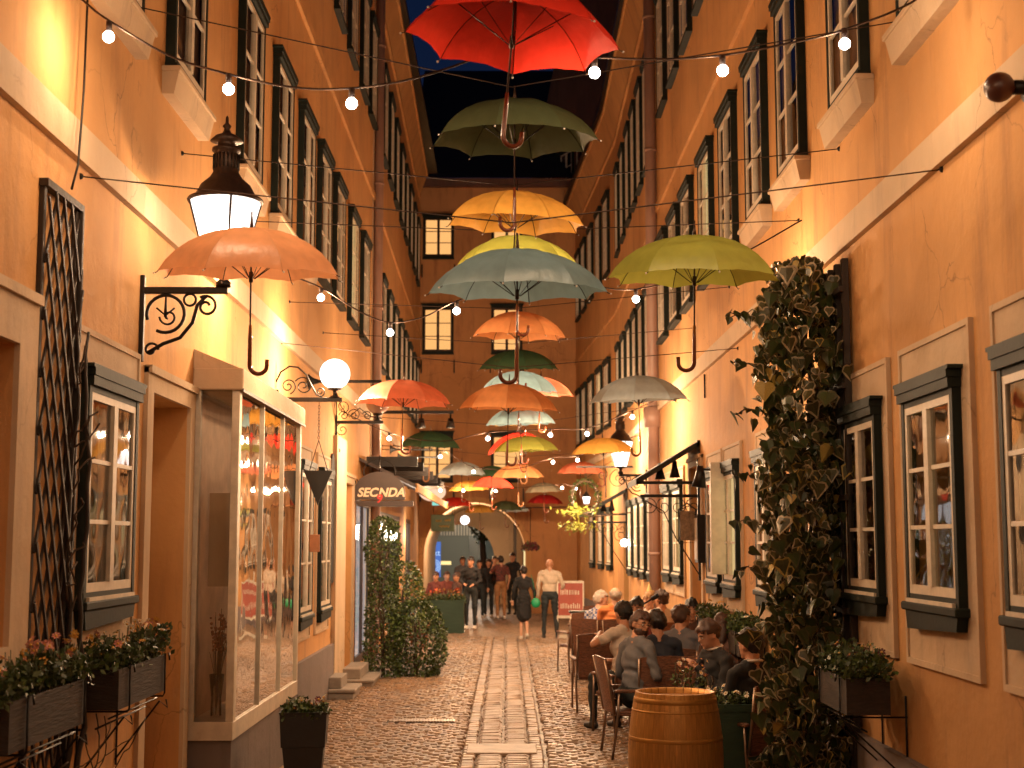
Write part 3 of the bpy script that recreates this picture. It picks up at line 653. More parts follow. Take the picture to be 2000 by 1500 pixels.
# ===== across the street beyond the arch
FB = thing('far_shop_building', 'shuttered grey shop building seen through the archway', 'building')
q = MB(); q.box(-8, 6, 60, 62, 0, 9); q.build('wall', mat('grey_green_wall', (.10, .11, .09), .7), FB)
q = MB()
for k in range(40): q.box(-4+k*.12, -3.94+k*.12, 59.9, 60, 2.4, 4.4)
o = q.build('slat_cladding', mat('slat_grey', (.34, .31, .25), .6), FB); o['kind'] = 'stuff'
q = MB(); q.box(-1.6, -.4, 59.85, 60, 0, 2.4); q.build('shop_window', E_TEAL if 0 else mat('dim_glass', (.03, .05, .05), .2), FB)
q = MB(); q.box(-.2, .5, 59.85, 60, 0, 2.2); q.build('lit_doorway', mat('pinkish_front', (.25, .14, .12), .7), FB)
def bsign(nm, lb, x0, x1, z0, z1, y, m):
    o = thing(nm, lb, 'sign', ((x0+x1)/2, y, z0)); q = MB(); w = (x1-x0)/2; q.box(-w, w, 0, .06, 0, z1-z0); q.build('panel', m, o); return o
p0 = atY(842, 1063, 58); p1 = atY(858, 1127, 58)
o = bsign('neon_sign', 'tall blue neon sign with rings seen at the left of the archway', p0.x-.05, p1.x+.05, p1.z, p0.z+.1, 58, E_BLUE)
for r_ in (.09, .15, .21):
    q = MB(); q.tube([(r_*math.cos(a_), -.02, .42+r_*1.25*math.sin(a_)) for a_ in np.linspace(0, 2*PI, 25)[:-1]], .013, 5, closed=True); q.build('neon_ring', E_PBLUE, o)
put('lettering', text_mesh('rkt', .34, .005, E_PBLUE), o, (0, -.02, .86), rot=(R(90), 0, 0))
p0 = atY(861, 1096, 57); p1 = atY(881, 1103, 57); bsign('light_sign', 'small yellow lit sign on a post beyond the archway', p0.x, p1.x, p1.z, p0.z, 57, E_YEL)
lamp((-1.3, 55.5, 3.4), 700, (1, .8, .6), .3)

# ------------------------------------------------------------ trellis on the left wall
TR = thing('trellis', 'dark wooden lattice trellis fixed to the left wall beside the window', 'trellis', (XL, 7.56, .55))
H = 3.4; w0 = .28
for sy in (-w0, w0): q = MB(); q.box(.0, .03, sy-.02, sy+.02, 0, H, 0, .004); q.build('post', M_WOOD, TR)
for k in range(-3, 12):
    for sg in (-1, 1):
        z0 = k*.30; hh = 1.25
        a_ = Vector((.034 if sg > 0 else .047, -w0*sg, z0)); b_ = Vector((.034 if sg > 0 else .047, w0*sg, z0+hh))
        if a_.z < 0: a_ = a_.lerp(b_, -a_.z/(b_.z-a_.z))
        if b_.z > H: b_ = a_.lerp(b_, (H-a_.z)/(b_.z-a_.z))
        if b_.z <= a_.z or (b_-a_).length < .15: continue
        d = (b_-a_).normalized(); p_ = Vector((0, d.z, -d.y))*.010; e = Vector((.006, 0, 0))
        q = MB(); q.add([a_-p_-e, a_+p_-e, a_+p_+e, a_-p_+e, b_-p_-e, b_+p_-e, b_+p_+e, b_-p_+e], [(0, 1, 2, 3), (4, 5, 6, 7), (0, 1, 5, 4), (1, 2, 6, 5), (2, 3, 7, 6), (3, 0, 4, 7)]); q.build('slat', M_WOOD, TR)
for k in range(9):
    q = MB(); z = k*.38; y_ = w0+.02+random.uniform(-.01, .015); q.box(.0, .055, y_, y_+.03, z, min(z+.42, H), 0, .004); q.build('edge_board', M_WOOD, TR)
q = MB(); q.box(.0, .05, -w0-.03, w0+.05, H, H+.04); q.build('top_rail', M_WOOD, TR)
vn = thing('dry_vine', 'bare twisted vine stems climbing the trellis', 'vine', (XL+.07, 7.80, .5))
for k in range(2):
    pts = []; x = random.uniform(-.02, .03); yy = random.uniform(.06, .11); z = 0
    while z < 3.1-k*.3: pts.append((x, yy, z)); z += .12; x += random.uniform(-.02, .022); yy += random.uniform(-.035, .033); yy = max(-.02, min(.14, yy)); x = max(-.03, min(.08, x))
    q = MB(); q.tube(pts, [.020*(1-.6*i/len(pts)) for i in range(len(pts))], 5); q.build('stem', M_WOOD, vn)
for k in range(14):
    z = random.uniform(.2, 2.6); q = MB(); pts = [(0, 0, z)]
    for i in range(5): pts.append((pts[-1][0]+random.uniform(-.01, .04), pts[-1][1]+random.uniform(-.07, .06), pts[-1][2]+random.uniform(.0, .07)))
    q.tube(pts, .006, 4); q.build('twig', M_STEM, vn)

# ------------------------------------------------------------ display case (bay) on the left
VC = thing('display_case', 'tall glazed shop display case projecting from the left wall', 'display case', (XL, 11.0, 0))
dx = .36; z0, z1 = .66, 3.28; L = 3.35
q = MB(); q.box(0, dx, 0, L, z0-.05, z0+.09, 0, .004); q.build('base_board', M_CREAM, VC)
q = MB(); q.box(0, dx-.02, .05, L-.05, 0, z0-.05); q.build('plinth', M_PLIN, VC)
q = MB(); q.box(0, dx+.03, -.03, L+.03, z1, z1+.17, 0, .01); q.prism([(-.0, z1+.17), (dx+.0, z1+.17), (.0, z1+.32)], -.02, L+.02, 'y'); q.build('fascia', M_PALE, VC)
q = MB(); q.box(dx+.025, dx+.034, -.02, L+.04, z1-.015, z1+.012); q.build('drip_edge', M_RUSTY, VC)
for (x, yy, wx, wy) in ((dx-.03, .06, .06, .1), (.03, .03, .06, .06), (dx-.03, L-.05, .06, .08)): q = MB(); q.box(x-wx/2, x+wx/2, yy-wy/2, yy+wy/2, z0+.09, z1, 0, .003); q.build('post', M_CREAM, VC)
for yy in (1.15, 2.25): q = MB(); q.box(dx-.03, dx, yy-.012, yy+.012, z0+.09, z1); q.build('mullion', M_CREAM, VC)
for a_, b_ in ((.12, 1.13), (1.17, 2.23), (2.27, 3.25)): q = MB(); q.add([(dx-.02, a_, z0+.09), (dx-.02, b_, z0+.09), (dx-.02, b_, z1), (dx-.02, a_, z1)], [(0, 1, 2, 3)]); q.build('pane', G_SHOP, VC)
q = MB(); q.add([(.06, .03, z0+.09), (dx-.06, .03, z0+.09), (dx-.06, .03, z1), (.06, .03, z1)], [(0, 1, 2, 3)]); q.build('pane', G_CLEAR, VC)
q = MB(); q.box(.005, .02, .06, L-.06, z0+.09, z1); q.build('back_board', mat('case_back', (.70, .52, .40), .7, 0, .3, 3), VC)
q = MB(); q.box(0.03, .2, .55, .57, 1.75, 2.5); q.build('price_card', M_PALE, VC)
va = thing('dried_flowers', 'glass vase of dried twigs standing inside the display case', 'vase', (XL+.17, 11.3, .75))
q = MB(); q.lathe([(.045, 0), (.04, .15), (.06, .33), (.058, .33), (.037, .15), (.04, .01)], 12); q.build('vase', G_CLEAR, va)
q = MB()
for k in range(26):
    a_ = random.uniform(0, 6.3); r_ = random.uniform(.02, .12); q.tube([(0, 0, .02), (r_*.3*math.cos(a_), r_*.3*math.sin(a_), .35), (r_*math.cos(a_)*.8, r_*math.sin(a_), random.uniform(.5, .85))], .003, 3)
    for j in range(5): t = random.uniform(.5, 1); q.sphere((r_*math.cos(a_)*t*.8, r_*math.sin(a_)*t, .35+.45*t*random.uniform(.6, 1)), random.uniform(.008, .016), 5, 1)
q.build('dried_stems', [M_STEM, mat('dried_bloom', (.28, .12, .07), .8)], va)

# ------------------------------------------------------------ scroll brackets, lanterns, globes
def scroll_bracket(parent, L, sg=1, style=0, m=M_IRON):
    """in the local x-z plane, wall at x=0, arm runs to x=L*sg, top of the arm z=0"""
    s_ = sg
    q = MB(); q.box(0, .03*s_, -.02, .02, -.5, .08, 0, .004); q.build('wall_plate', m, parent)
    q = MB(); q.box(0, L*s_, -.018, .018, -.045, 0, 0, .004); q.build('arm', m, parent)
    q = MB()
    if style == 0:
        q.tube([(s_*x, y_, z) for x, y_, z in arc(.17, -.18, .125, -PI*.65, PI*1.1, 22)], .012, 6)
        q.tube([(s_*x, y_, z) for x, y_, z in [(.06, 0, -.44), (.16, 0, -.38), (.27, 0, -.34), (.35, 0, -.24), (.38, 0, -.12), (.44, 0, -.06)]], .013, 6)
        q.tube([(s_*x, y_, z) for x, y_, z in spiral(.44, -.13, .075, .02, PI*.7, -1.3, 26)], .010, 6)
        q.tube([(s_*x, y_, z) for x, y_, z in arc(.33, -.085, .04, 0, 2*PI, 16)[:-1]], .009, 6, closed=True)
        q.tube([(s_*x, y_, z) for x, y_, z in spiral(.08, -.42, .05, .015, 0, 1.1, 20)], .009, 6)
        q.tube([(s_*x, y_, z) for x, y_, z in spiral(.19, -.2, .06, .012, PI, 1.2, 20)], .008, 6)
        q.tube([(s_*.17, 0, -.06), (s_*.17, 0, -.2)], [.006, .012], 6); q.tube([(s_*.11, 0, -.14), (s_*.17, 0, -.19), (s_*.23, 0, -.14)], .007, 6)
    elif style == 1:
        q.tube([(s_*x, y_, z) for x, y_, z in [(.0, 0, .16), (.05, 0, .27), (.14, 0, .33), (.23, 0, .32), (.32, 0, .24), (.38, 0, .12), (.43, 0, .03), (.49, 0, .005)]], .010, 6)
        for cx, cz, r_, a_, t in ((.13, .12, .085, -1.3, 1.6), (.29, .12, .10, 2.6, -1.7), (.47, .06, .05, -1.6, 1.3)): q.tube([(s_*x, y_, z) for x, y_, z in spiral(cx, cz, r_, .015, a_, t, 30)], .007, 6)
    elif style == 2:
        for cx, cz, r_, a_, t in ((.1, .2, .10, -1.5, 1.4), (.12, .07, .07, 3, -1.4), (.27, .08, .09, 2.9, -1.6), (.45, .07, .07, 2.8, -1.5), (.58, .05, .04, 2.8, -1.2), (.10, -.13, .10, 1.6, 1.5)): q.tube([(s_*x, y_, z) for x, y_, z in spiral(cx, cz, r_, .012, a_, t, 28)], .007, 6)
        q.tube([(s_*x, 0, z) for x, z in ((.02, .38), (.08, .2), (.2, .05), (.34, .18), (.5, .06), (.66, .03))], .008, 6)
        q.tube([(s_*.015, 0, .4), (s_*.015, 0, -.42)], .009, 6); q.tube([(s_*x, y_, z) for x, y_, z in spiral(.045, -.42, .035, .01, PI, 1.3, 18)], .008, 6)
    q.build('scrollwork', m, parent)
def lantern(name, label, loc, L, sg, power, sc=1.0, lit=E_LANT, style=0):
    """loc = wall end of the arm"""
    o = thing(name, label, 'lantern', loc); scroll_bracket(o, L, sg, style)
    lx = (L-.03)*sg
    b = MB(); b.lathe([(0, 0), (.05, 0), (.05, .03), (.03, .05), (.03, .09), (.07, .11), (.10, .13), (.0, .135)], 16, c=(lx, 0, 0)); b.build('lamp_base', M_IRON, o)
    g_ = MB(); g_.lathe([(.115*sc, .135), (.235*sc, .58)], 24, c=(lx, 0, 0)); g_.build('glass', lit, o)
    k = MB(); k.tube([(lx+.24*sc*math.cos(a_), .24*sc*math.sin(a_), .585) for a_ in np.linspace(0, 2*PI, 25)[:-1]], .014, 6, closed=True)
    for a_ in (R(20), R(110), R(200), R(290)): k.tube([(lx+.117*sc*math.cos(a_), .117*sc*math.sin(a_), .135), (lx+.238*sc*math.cos(a_), .238*sc*math.sin(a_), .58)], .008, 5)
    k.build('cage', M_RUSTY, o)
    c = MB(); c.lathe([(.245*sc, .59), (.20*sc, .625), (.165*sc, .69), (.11*sc, .74), (.085*sc, .78), (.082*sc, .92), (.095*sc, .925), (.095*sc, .945), (.06*sc, .95), (.058*sc, .99), (.11*sc, .995), (.075*sc, 1.03), (.03*sc, 1.05), (.018*sc, 1.08), (.03*sc, 1.10), (.012*sc, 1.12), (.01*sc, 1.16), (.0, 1.175)], 24, c=(lx, 0, 0)); c.build('cap', M_RUSTY, o)
    c = MB()
    for k_ in range(20): a_ = 2*PI*k_/20; c.tube([(lx+.085*sc*math.cos(a_), .085*sc*math.sin(a_), .80), (lx+.085*sc*math.cos(a_), .085*sc*math.sin(a_), .90)], .005, 4)
    c.build('vent_fins', M_IRON, o)
    c = MB(); c.sphere((lx, 0, .36), .055, 10); c.build('bulb', E_BULB, o)
    lamp((lx, 0, .38), power, WARM, .05, o)
    return o
lantern('wall_lantern', 'big lit wall lantern on a scrolled iron bracket above the left doorway', (XL, 9.34, 3.79), .58, 1, 170)
lantern('wall_lantern', 'far lit lantern on the right wall beyond the ivy and awning', (XR, 25.4, 3.32), .50, -1, 400, .95)
def globe(label, loc, L, sg, power, style, r=.16, lit=True, gx=None):
    o = thing('globe_lamp', label, 'lamp', loc); scroll_bracket(o, L, sg, style)
    gx = (L-.08)*sg if gx is None else gx
    b = MB(); b.lathe([(0, 0), (.06, 0), (.02, .03), (.02, .07), (.075, .085), (.07, .10), (0, .10)], 14, c=(gx, 0, 0)); b.build('lamp_base', M_IRON, o)
    s_ = MB(); s_.sphere((gx, 0, .10+r*.93), r, 24); s_.build('globe', E_GLOBE if lit else mat('dull_globe', (.25, .15, .12), .25, coat=.3), o)
    if power: lamp((gx, 0, .10+r), power, WARM2, r*.6, o)
    return o
gp = atX(535, 775, XL)
globe('lit white globe lamp on a scrolled bracket beyond the display case', (XL, 14.9, 3.62), .70, 1, 260, 1)
globe('unlit globe lamp on a scrolled bracket behind the red umbrella', (XL, 20.1, 3.82), .68, 1, 0, 2, .17, False)
o = thing('globe_lamp', 'small brown ball lamp at the upper right edge of the picture', 'lamp', (XR, 6.55, 4.25))
q = MB(); q.sphere((-.155, 0, 0), .072, 20); q.build('globe', mat('brown_ball', (.07, .022, .014), .35), o); q = MB(); q.tube([(0, 0, 0), (-.09, 0, 0)], .035, 10); q.tube([(-.012, 0, 0), (-.03, 0, 0)], .07, 14); q.build('mount', M_IRON, o)
o = thing('globe_lamp', 'white ball lamp hanging inside the archway', 'lamp', (atY(908, 1016, 44).x, 44, atY(908, 1016, 44).z))
q = MB(); q.sphere((0, 0, 0), .14, 16); q.build('globe', E_GLOBE, o); q = MB(); q.tube([(0, 0, .12), (0, 0, .55)], .008, 5); q.build('rod', M_IRON, o); lamp((0, 0, -.2), 160, WARM2, .1, o)

# hanging chain with triangle sign, small hanging lantern box
o = thing('triangle_sign', 'black triangular sign hanging on a chain under the globe lamp', 'sign', (-1.98, 14.9, 3.57))
q = MB(); z = 0
while z > -.38: 
    q.tube([(.010*math.cos(a_) if int(-z/.03) % 2 else 0, 0 if int(-z/.03) % 2 else .010*math.cos(a_), z-.02+.02*math.sin(a_)) for a_ in np.linspace(0, 2*PI, 9)[:-1]], .003, 4, closed=True); z -= .032
q.build('chain', M_RUSTY, o)
q = MB(); q.tube([(0, 0, -.4), (-.09, 0, -.72)], .004, 4); q.tube([(0, 0, -.4), (.1, 0, -.72)], .004, 4); q.build('cord', M_RUSTY, o)
q = MB(); q.prism([(-.15, -.72), (.15, -.72), (0, -1.08)], -.015, .015, 'y'); q.build('panel', M_BLK, o)
o = thing('hanging_card', 'small brown hanging card beside the narrow left windows', 'sign', (-2.1, 15.6, 2.0))
q = MB(); q.box(-.055, .055, -.02, .02, 0, .19, 0, .004); q.build('card', M_TERRA, o); q = MB(); q.tube([(0, 0, .19), (0, 0, .9)], .003, 4); q.build('cord', M_RUSTY, o)
# herald trumpets
def trumpet(lb, x0, x1, py, Y, pole=True):
    a_ = atY(x0, py, Y); b_ = atY(x1, py, Y); o = thing('herald_trumpet', lb, 'trumpet', tuple(a_), group='black trumpets on the left wall'); L = b_.x-a_.x
    q = MB(); q.tube([(0, 0, 0), (.02, 0, 0), (.06, 0, 0), (.12, 0, 0)], [.10, .07, .04, .022], 12); q.build('bell', M_BLK, o)
    q = MB(); q.tube([(.12, 0, 0), (L, 0, 0)], .02, 6); q.build('tube', M_BLK, o); q = MB(); q.tube([(L*.5, 0, 0), (L*.5, 0, -.0), (xl(Y)-a_.x if Y > 25 else XL-a_.x, 0.02, .0)], .008, 5); q.build('stay', M_BLK, o)
trumpet('long black trumpet behind the lit globe lamp', 603, 745, 745, 17.2)
trumpet('upper black trumpet under the green umbrella', 762, 846, 878, 28)
trumpet('lower black trumpet under the green umbrella', 777, 856, 893, 27.6)
a_ = atY(748, 805, 27); b_ = atY(886, 806, 27)
o = thing('floodlight_arm', 'black floodlight arm reaching out beside the far left house', 'floodlight', (XL, 27, a_.z)); 
q = MB(); q.box(0, b_.x-XL, -.02, .02, -.03, .03); q.build('arm', M_IRON, o)
for px in (823, 880):
    x = atY(px, 805, 27).x-XL; q = MB(); q.tube([(x, 0, 0), (x, 0, -.25)], .02, 6); q.tube([(x, 0, -.12), (x, 0, -.3)], [.05, .09], 10); q.build('spotlight', M_IRON, o)

# ------------------------------------------------------------ SEC NDA sign, canopy, shopfront
SG = thing('shop_sign', 'brown arched shop sign lettered SEC NDA on a scrolled iron bracket', 'sign', (XL, 22.6, 2.78))
q = MB(); pts = [(.0, 0), (.82, 0), (.82, .10)]+[(.41+.41*math.cos(a_), .10+.34*math.sin(a_)) for a_ in np.linspace(.05, PI-.05, 14)]+[(.0, .10)]
q.prism(pts, -.02, .02, 'y'); q.build('board', M_BROWN, SG); q = MB(); q.prism([(.0, -.02), (.95, -.02), (.95, -.11), (.10, -.11)], -.03, .03, 'y'); q.build('lower_board', M_BROWN, SG)
lt = mat('sign_letter', (.75, .55, .38), .5)
put('lettering', text_mesh('SEC', .19, .003, lt, .25, .006), SG, (.22, -.024, .05), rot=(R(90), 0, 0)); put('lettering', text_mesh('NDA', .19, .003, lt, .25, .006), SG, (.60, -.024, .05), rot=(R(90), 0, 0))
put('lettering', text_mesh('9', .19, .003, mat('sign_red', (.5, .02, .02), .5), .2, .004), SG, (.405, -.034, -.05), rot=(R(90), 0, 0))
q = MB(); q.tube([(.41+.25*math.cos(a_), 0, .44+.2*math.sin(a_)) for a_ in np.linspace(-.3, PI+.3, 22)], .012, 6)
for cx, cz, r_, a_, t in ((-.02, .28, .07, 0, 1.5), (-.02, .06, .08, .6, -1.5)): q.tube([(x, y_, z) for x, y_, z in spiral(cx+.02, cz, r_, .015, a_, t, 26)], .008, 6)
q.tube([(.41, 0, .44), (.41, 0, .7)], .01, 5); q.build('scrollwork', M_IRON, SG)
CN = thing('shop_canopy', 'dark sloping shop canopy running along the far left shopfronts', 'awning', (XL, 23.4, 2.95))
q = MB(); q.add([(0, 0, .55), (0, 12, .55), (.95, 12, .10), (.95, 0, .10), (0, 0, .50), (0, 12, .50), (.95, 12, .04), (.95, 0, .04)], [(0, 1, 2, 3), (4, 5, 6, 7), (0, 3, 7, 4), (3, 2, 6, 7), (1, 2, 6, 5)]); q.build('canopy_sheet', M_BROWN, CN)
q = MB(); q.box(.93, .97, 0, 12, -.02, .12); q.build('gutter', M_OCH, CN)
for k in range(7): q = MB(); q.box(.02, .9, 1.0+k*1.7, 1.05+k*1.7, .45, .62); q.build('rib', M_IRON, CN)
for (HS, PP, s0, s1, z0_, z1_, mt) in ((LH, PL, SY(22.95), SY(25.25), .15, 2.8, E_WHITE), (LF, PL2, .2, 1.6, .15, 2.75, E_WHITE), (LF, PL2, 1.9, 8.0, .5, 2.7, E_WARM2), (LF, PL2, 10.6, 12.6, .5, 2.7, E_WHITE)):
    room(HS, PP, s0, s1, z0_, z1_, mt, 1.6)
    q = MB(); 
    for (a_, b_, c_, d_) in ((s0, s0+.05, z0_, z1_), (s1-.05, s1, z0_, z1_), (s0+.05, s1-.05, z1_-.1, z1_), ((s0+s1)/2-.03, (s0+s1)/2+.03, z0_+.12, z1_-.1), (s0+.05, s1-.05, z0_, z0_+.12)):
        v = [PP(a_, -.01, c_), PP(b_, -.01, c_), PP(b_, -.01, d_), PP(a_, -.01, d_), PP(a_, .04, c_), PP(b_, .04, c_), PP(b_, .04, d_), PP(a_, .04, d_)]
        q.add(v, [(0, 1, 2, 3), (4, 5, 6, 7), (0, 1, 5, 4), (2, 3, 7, 6), (0, 3, 7, 4), (1, 2, 6, 5)])
    q.build('shopfront_frame', M_BROWN, HS)
    q = MB(); q.add([PP(s0, .06, z0_), PP(s1, .06, z0_), PP(s1, .06, z1_), PP(s0, .06, z1_)], [(0, 1, 2, 3)]); q.build('glow_panel', mt, HS)  # added glowing sheet; shop light painted on as emission behind the glass
    if mt is E_WARM2:
        for k in range(11):
            a_ = s0+.2+(s1-s0-.4)*k/11; q = MB(); q.add([PP(a_, .055, z0_), PP(a_+.22, .035, z0_), PP(a_+.22, .035, z1_), PP(a_, .055, z1_)], [(0, 1, 2, 3)]); q.build('drape', M_CURTW, HS)
    q = MB(); q.add([PP(s0, .02, z0_), PP(s1, .02, z0_), PP(s1, .02, z1_), PP(s0, .02, z1_)], [(0, 1, 2, 3)]); q.build('pane', G_PANE, HS)
lamp((XL-.5, 24.1, 2.1), 150, (1, .85, .68), .2); lamp((xl(27)+.3, 27, 2.3), 60, (1, .8, .6), .15); lamp((xl(36)+.3, 36, 2.3), 50, (1, .8, .6), .15)
# second shop sign: round coloured lit
o = thing('light_sign', 'round white and red lit sign above the far left shops', 'sign', (-2.0, 38, 3.45)); q = MB(); q.lathe([(0, -.03), (.36, -.03), (.36, .03), (0, .03)], 20); b_ = q.build('disc', emis('sign_disc', (1, .62, .4), 1.0), o); b_.rotation_euler = (R(90), 0, 0); b_.scale = (1, .7, 1)
q = MB(); q.box(.0, .42, -.05, .05, -.36, -.26); q.build('strip', E_TEAL, o)
# green hanging board
p0 = atY(842, 1005, 41.5); p1 = atY(888, 1038, 41.5)
o = thing('hanging_board', 'green painted board with yellow writing hung over the arch', 'sign', ((p0.x+p1.x)/2, 41.5, p1.z)); w = (p1.x-p0.x)/2; h_ = p0.z-p1.z
q = MB(); q.box(-w, w, -.02, .02, 0, h_, 0, .004); q.build('board', mat('board_green', (.06, .09, .02), .5), o)
ym = mat('board_yellow', (.6, .35, .06), .5)
for i, (x0, x1, zc) in enumerate(((-.6, -.15, .62), (.15, .65, .66), (-.3, .55, .3))):
    q = MB(); n = 22; q.tube([(w*(x0+(x1-x0)*k/n), -.025, h_*(zc+.05*math.sin(k*2.1)+.03*math.sin(k*.9))) for k in range(n+1)], .011, 4); q.build('lettering', ym, o)
q = MB(); q.tube([(-w*.8, 0, h_), (-w*.8, 0, h_+.5)], .008, 4); q.tube([(w*.8, 0, h_), (w*.8, 0, h_+.5)], .008, 4); q.build('hanger', M_IRON, o)

# ------------------------------------------------------------ right awnings and wall fittings
def awning(lb, Yw, ln, xo, zt, zo, xw):
    o = thing('awning', lb, 'awning', (xw, Yw, 0)); d = xw-xo
    q = MB(); q.add([(0, 0, zt), (0, ln, zt), (-d, ln, zo), (-d, 0, zo), (0, 0, zt-.07), (0, ln, zt-.07), (-d, ln, zo-.08), (-d, 0, zo-.08)], [(0, 1, 2, 3), (7, 6, 5, 4), (0, 3, 7, 4), (3, 2, 6, 7), (2, 1, 5, 6)]); q.build('canopy_cloth', M_TAN, o)
    q = MB(); q.box(-d, -.02, .0, .03, zo-.07, zo-.03); q.box(-d+.05, -.02, .0, .03, zo-.24, zo-.20); q.box(-.04, 0, 0, .04, zo-1.3, zt); q.build('frame', M_IRON, o)
    q = MB()
    for k in range(4):
        cx = -d+.16+k*d/4.4; q.tube(spiral(cx, zo-.36, .11, .02, PI/2, 1.4 if k % 2 else -1.4, 26), .006, 5)
    q.tube([(-d+.05, 0, zo-.24), (-d+.35, 0, zo-.42), (-d*.4, 0, zo-.75), (-.02, 0, zo-1.25)], .008, 5); q.tube([(x, y_, z) for x, y_, z in spiral(-.15, zo-.5, .15, .03, PI/2, 1.5, 28)], .007, 5)
    q.build('scrollwork', M_IRON, o)
    for k in range(2):
        q = MB(); x = -d*.35-k*.14; yy = .35+.5*k; q.tube([(x, yy, zo+.25), (x, yy, zo+.16), (x, yy, zo+.03)], [.03, .04, .075], 10); q.build('spotlight', M_IRON, o)
    return o
awning('black sloping awning on the right wall nearest to the ivy', 18.35, 1.3, 1.66, 3.42, 2.92, XR)
awning('smaller black awning farther down the right wall', 30.2, 1.6, 1.66, 3.25, 2.75, 2.54)
def spot(lb, loc, sg=-1, emit=True):
    o = thing('spotlight', lb, 'spotlight', loc); q = MB(); q.tube([(0, 0, 0), (.22*sg, 0, 0)], .015, 6); q.build('arm', M_IRON, o)
    q = MB(); q.tube([(.22*sg, 0, .04), (.22*sg, 0, -.04), (.24*sg, 0, -.2)], [.035, .05, .085], 12); q.build('housing', M_IRON, o); return o
spot('black spotlight on an arm over the narrow right windows', (XR-.1, 16.0, 2.92))
o = thing('menu_board', 'white vertical board standing out between two right windows', 'board', (XR-.05, 16.0, 1.75)); q = MB(); q.box(-.16, 0, -.03, .03, 0, 1.25, 0, .004); q.build('panel', M_CREAM, o)
o = thing('menu_case', 'black framed menu case on the right wall', 'menu case', (XR-.02, 17.95, 1.85)); q = MB(); q.box(-.10, 0, -.15, .15, 0, .6, 0, .006); q.build('case', M_IRON, o); q = MB(); q.box(-.108, -.10, -.12, .12, .04, .56); q.build('menu_sheet', M_WHITE, o)
o = thing('poster_frame', 'small black framed picture beside the white door', 'picture', (XR-.2, 18.1, 2.1)); q = MB(); q.tube([(-.12, 0, 0), (.1, 0, 0), (.1, 0, .42), (-.01, 0, .5), (-.12, 0, .42)], .012, 5, closed=True); q.build('frame', M_IRON, o); q = MB(); q.box(-.10, .08, -.004, .004, .03, .40); q.build('picture', mat('picture_print', (.3, .2, .12), .6, 0, .7, 20), o)
# wreath with its lamp
wp = atY(1143, 972, 28.6)
WR = thing('wreath', 'dark leafy wreath hanging from a bracket beside the far awning', 'wreath', tuple(wp))
q = MB(); q.tube([(.27*math.cos(a_), 0, .33*math.sin(a_)) for a_ in np.linspace(0, 2*PI, 21)[:-1]], .03, 6, closed=True); q.build('ring', M_STEM, WR)
q = MB()
for k in range(420):
    a_ = random.uniform(0, 6.283); c = Vector((.27*math.cos(a_), 0, .33*math.sin(a_))); d = Vector([random.gauss(0, 1) for _ in range(3)]).normalized(); p = c+d*random.uniform(.02, .06); e = d.orthogonal().normalized()*.025; q.add([p, p+e+d*.01, p+d*.05, p-e+d*.01], [(0, 1, 2, 3)])
o_ = q.build('leaves', M_LEAF, WR); o_['kind'] = 'stuff'
q = MB(); q.tube([(0, 0, .33), (0, 0, .62)], .006, 4); q.build('hanger', M_IRON, WR)
o = thing('small_lantern', 'little lit lantern hanging inside the wreath', 'lantern', (wp.x+.03, 28.7, wp.z)); q = MB(); q.lathe([(.05, -.12), (.08, .02)], 8); q.build('glass', E_LANT, o); q = MB(); q.lathe([(.1, .02), (.05, .08), (.0, .14)], 8); q.tube([(0, 0, .13), (0, 0, .5)], .005, 4); q.build('cap', M_IRON, o); lamp((0, -.0, -.05), 90, WARM2, .05, o)
br = thing('sign_bracket', 'long scrolled iron bracket carrying the wreath', 'bracket', (2.53, 28.65, wp.z+.62)); q = MB(); q.box(-1.15, 0, -.015, .015, -.02, .02); q.build('arm', M_IRON, br); q = MB(); q.tube(spiral(-.3, -.25, .2, .03, PI/2, 1.4, 28), .008, 5); q.build('scroll', M_IRON, br); q = MB(); q.tube(spiral(-.62, -.16, .12, .02, PI/2, -1.4, 28), .008, 5); q.build('scroll', M_IRON, br); q = MB(); q.tube([(-.55, 0, 0), (-.55, 0, -.62)], .012, 5); q.build('drop_rod', M_IRON, br)
o = thing('wall_lamp', 'glaring little wall lamp beside the far green door', 'lamp', (2.52, 29.4, 2.1)); q = MB(); q.sphere((-.12, 0, 0), .075, 12); q.build('bulb', E_BULB, o); q = MB(); q.tube([(0, 0, .1), (-.12, 0, .1), (-.12, 0, .05)], .015, 6); q.build('arm', M_IRON, o); lamp((-.16, -.05, 0), 60, (1, .85, .6), .05, o)
# yellow green hanging plant
yp = atY(1128, 1010, 28.0)
hp = thing('hanging_plant', 'bright yellow green foliage lit up beside the wreath', 'plant', tuple(yp)); q = MB()
for k in range(260):
    c = Vector((random.gauss(0, .17), random.gauss(0, .12), random.choice((.12, -.18))+random.gauss(0, .05))); d = Vector([random.gauss(0, 1) for _ in range(3)]).normalized(); e = d.orthogonal().normalized()*.025; q.add([c, c+e+d*.03, c+d*.09, c-e+d*.03], [(0, 1, 2, 3)])
o_ = q.build('leaves', M_LEAFY, hp); o_['kind'] = 'stuff'; q = MB(); q.tube([(-.3, 0, -.2), (0, 0, .1), (.3, 0, .0), (2.5-yp.x, 0.1, .1)], .012, 5); q.build('branch', M_STEM, hp)

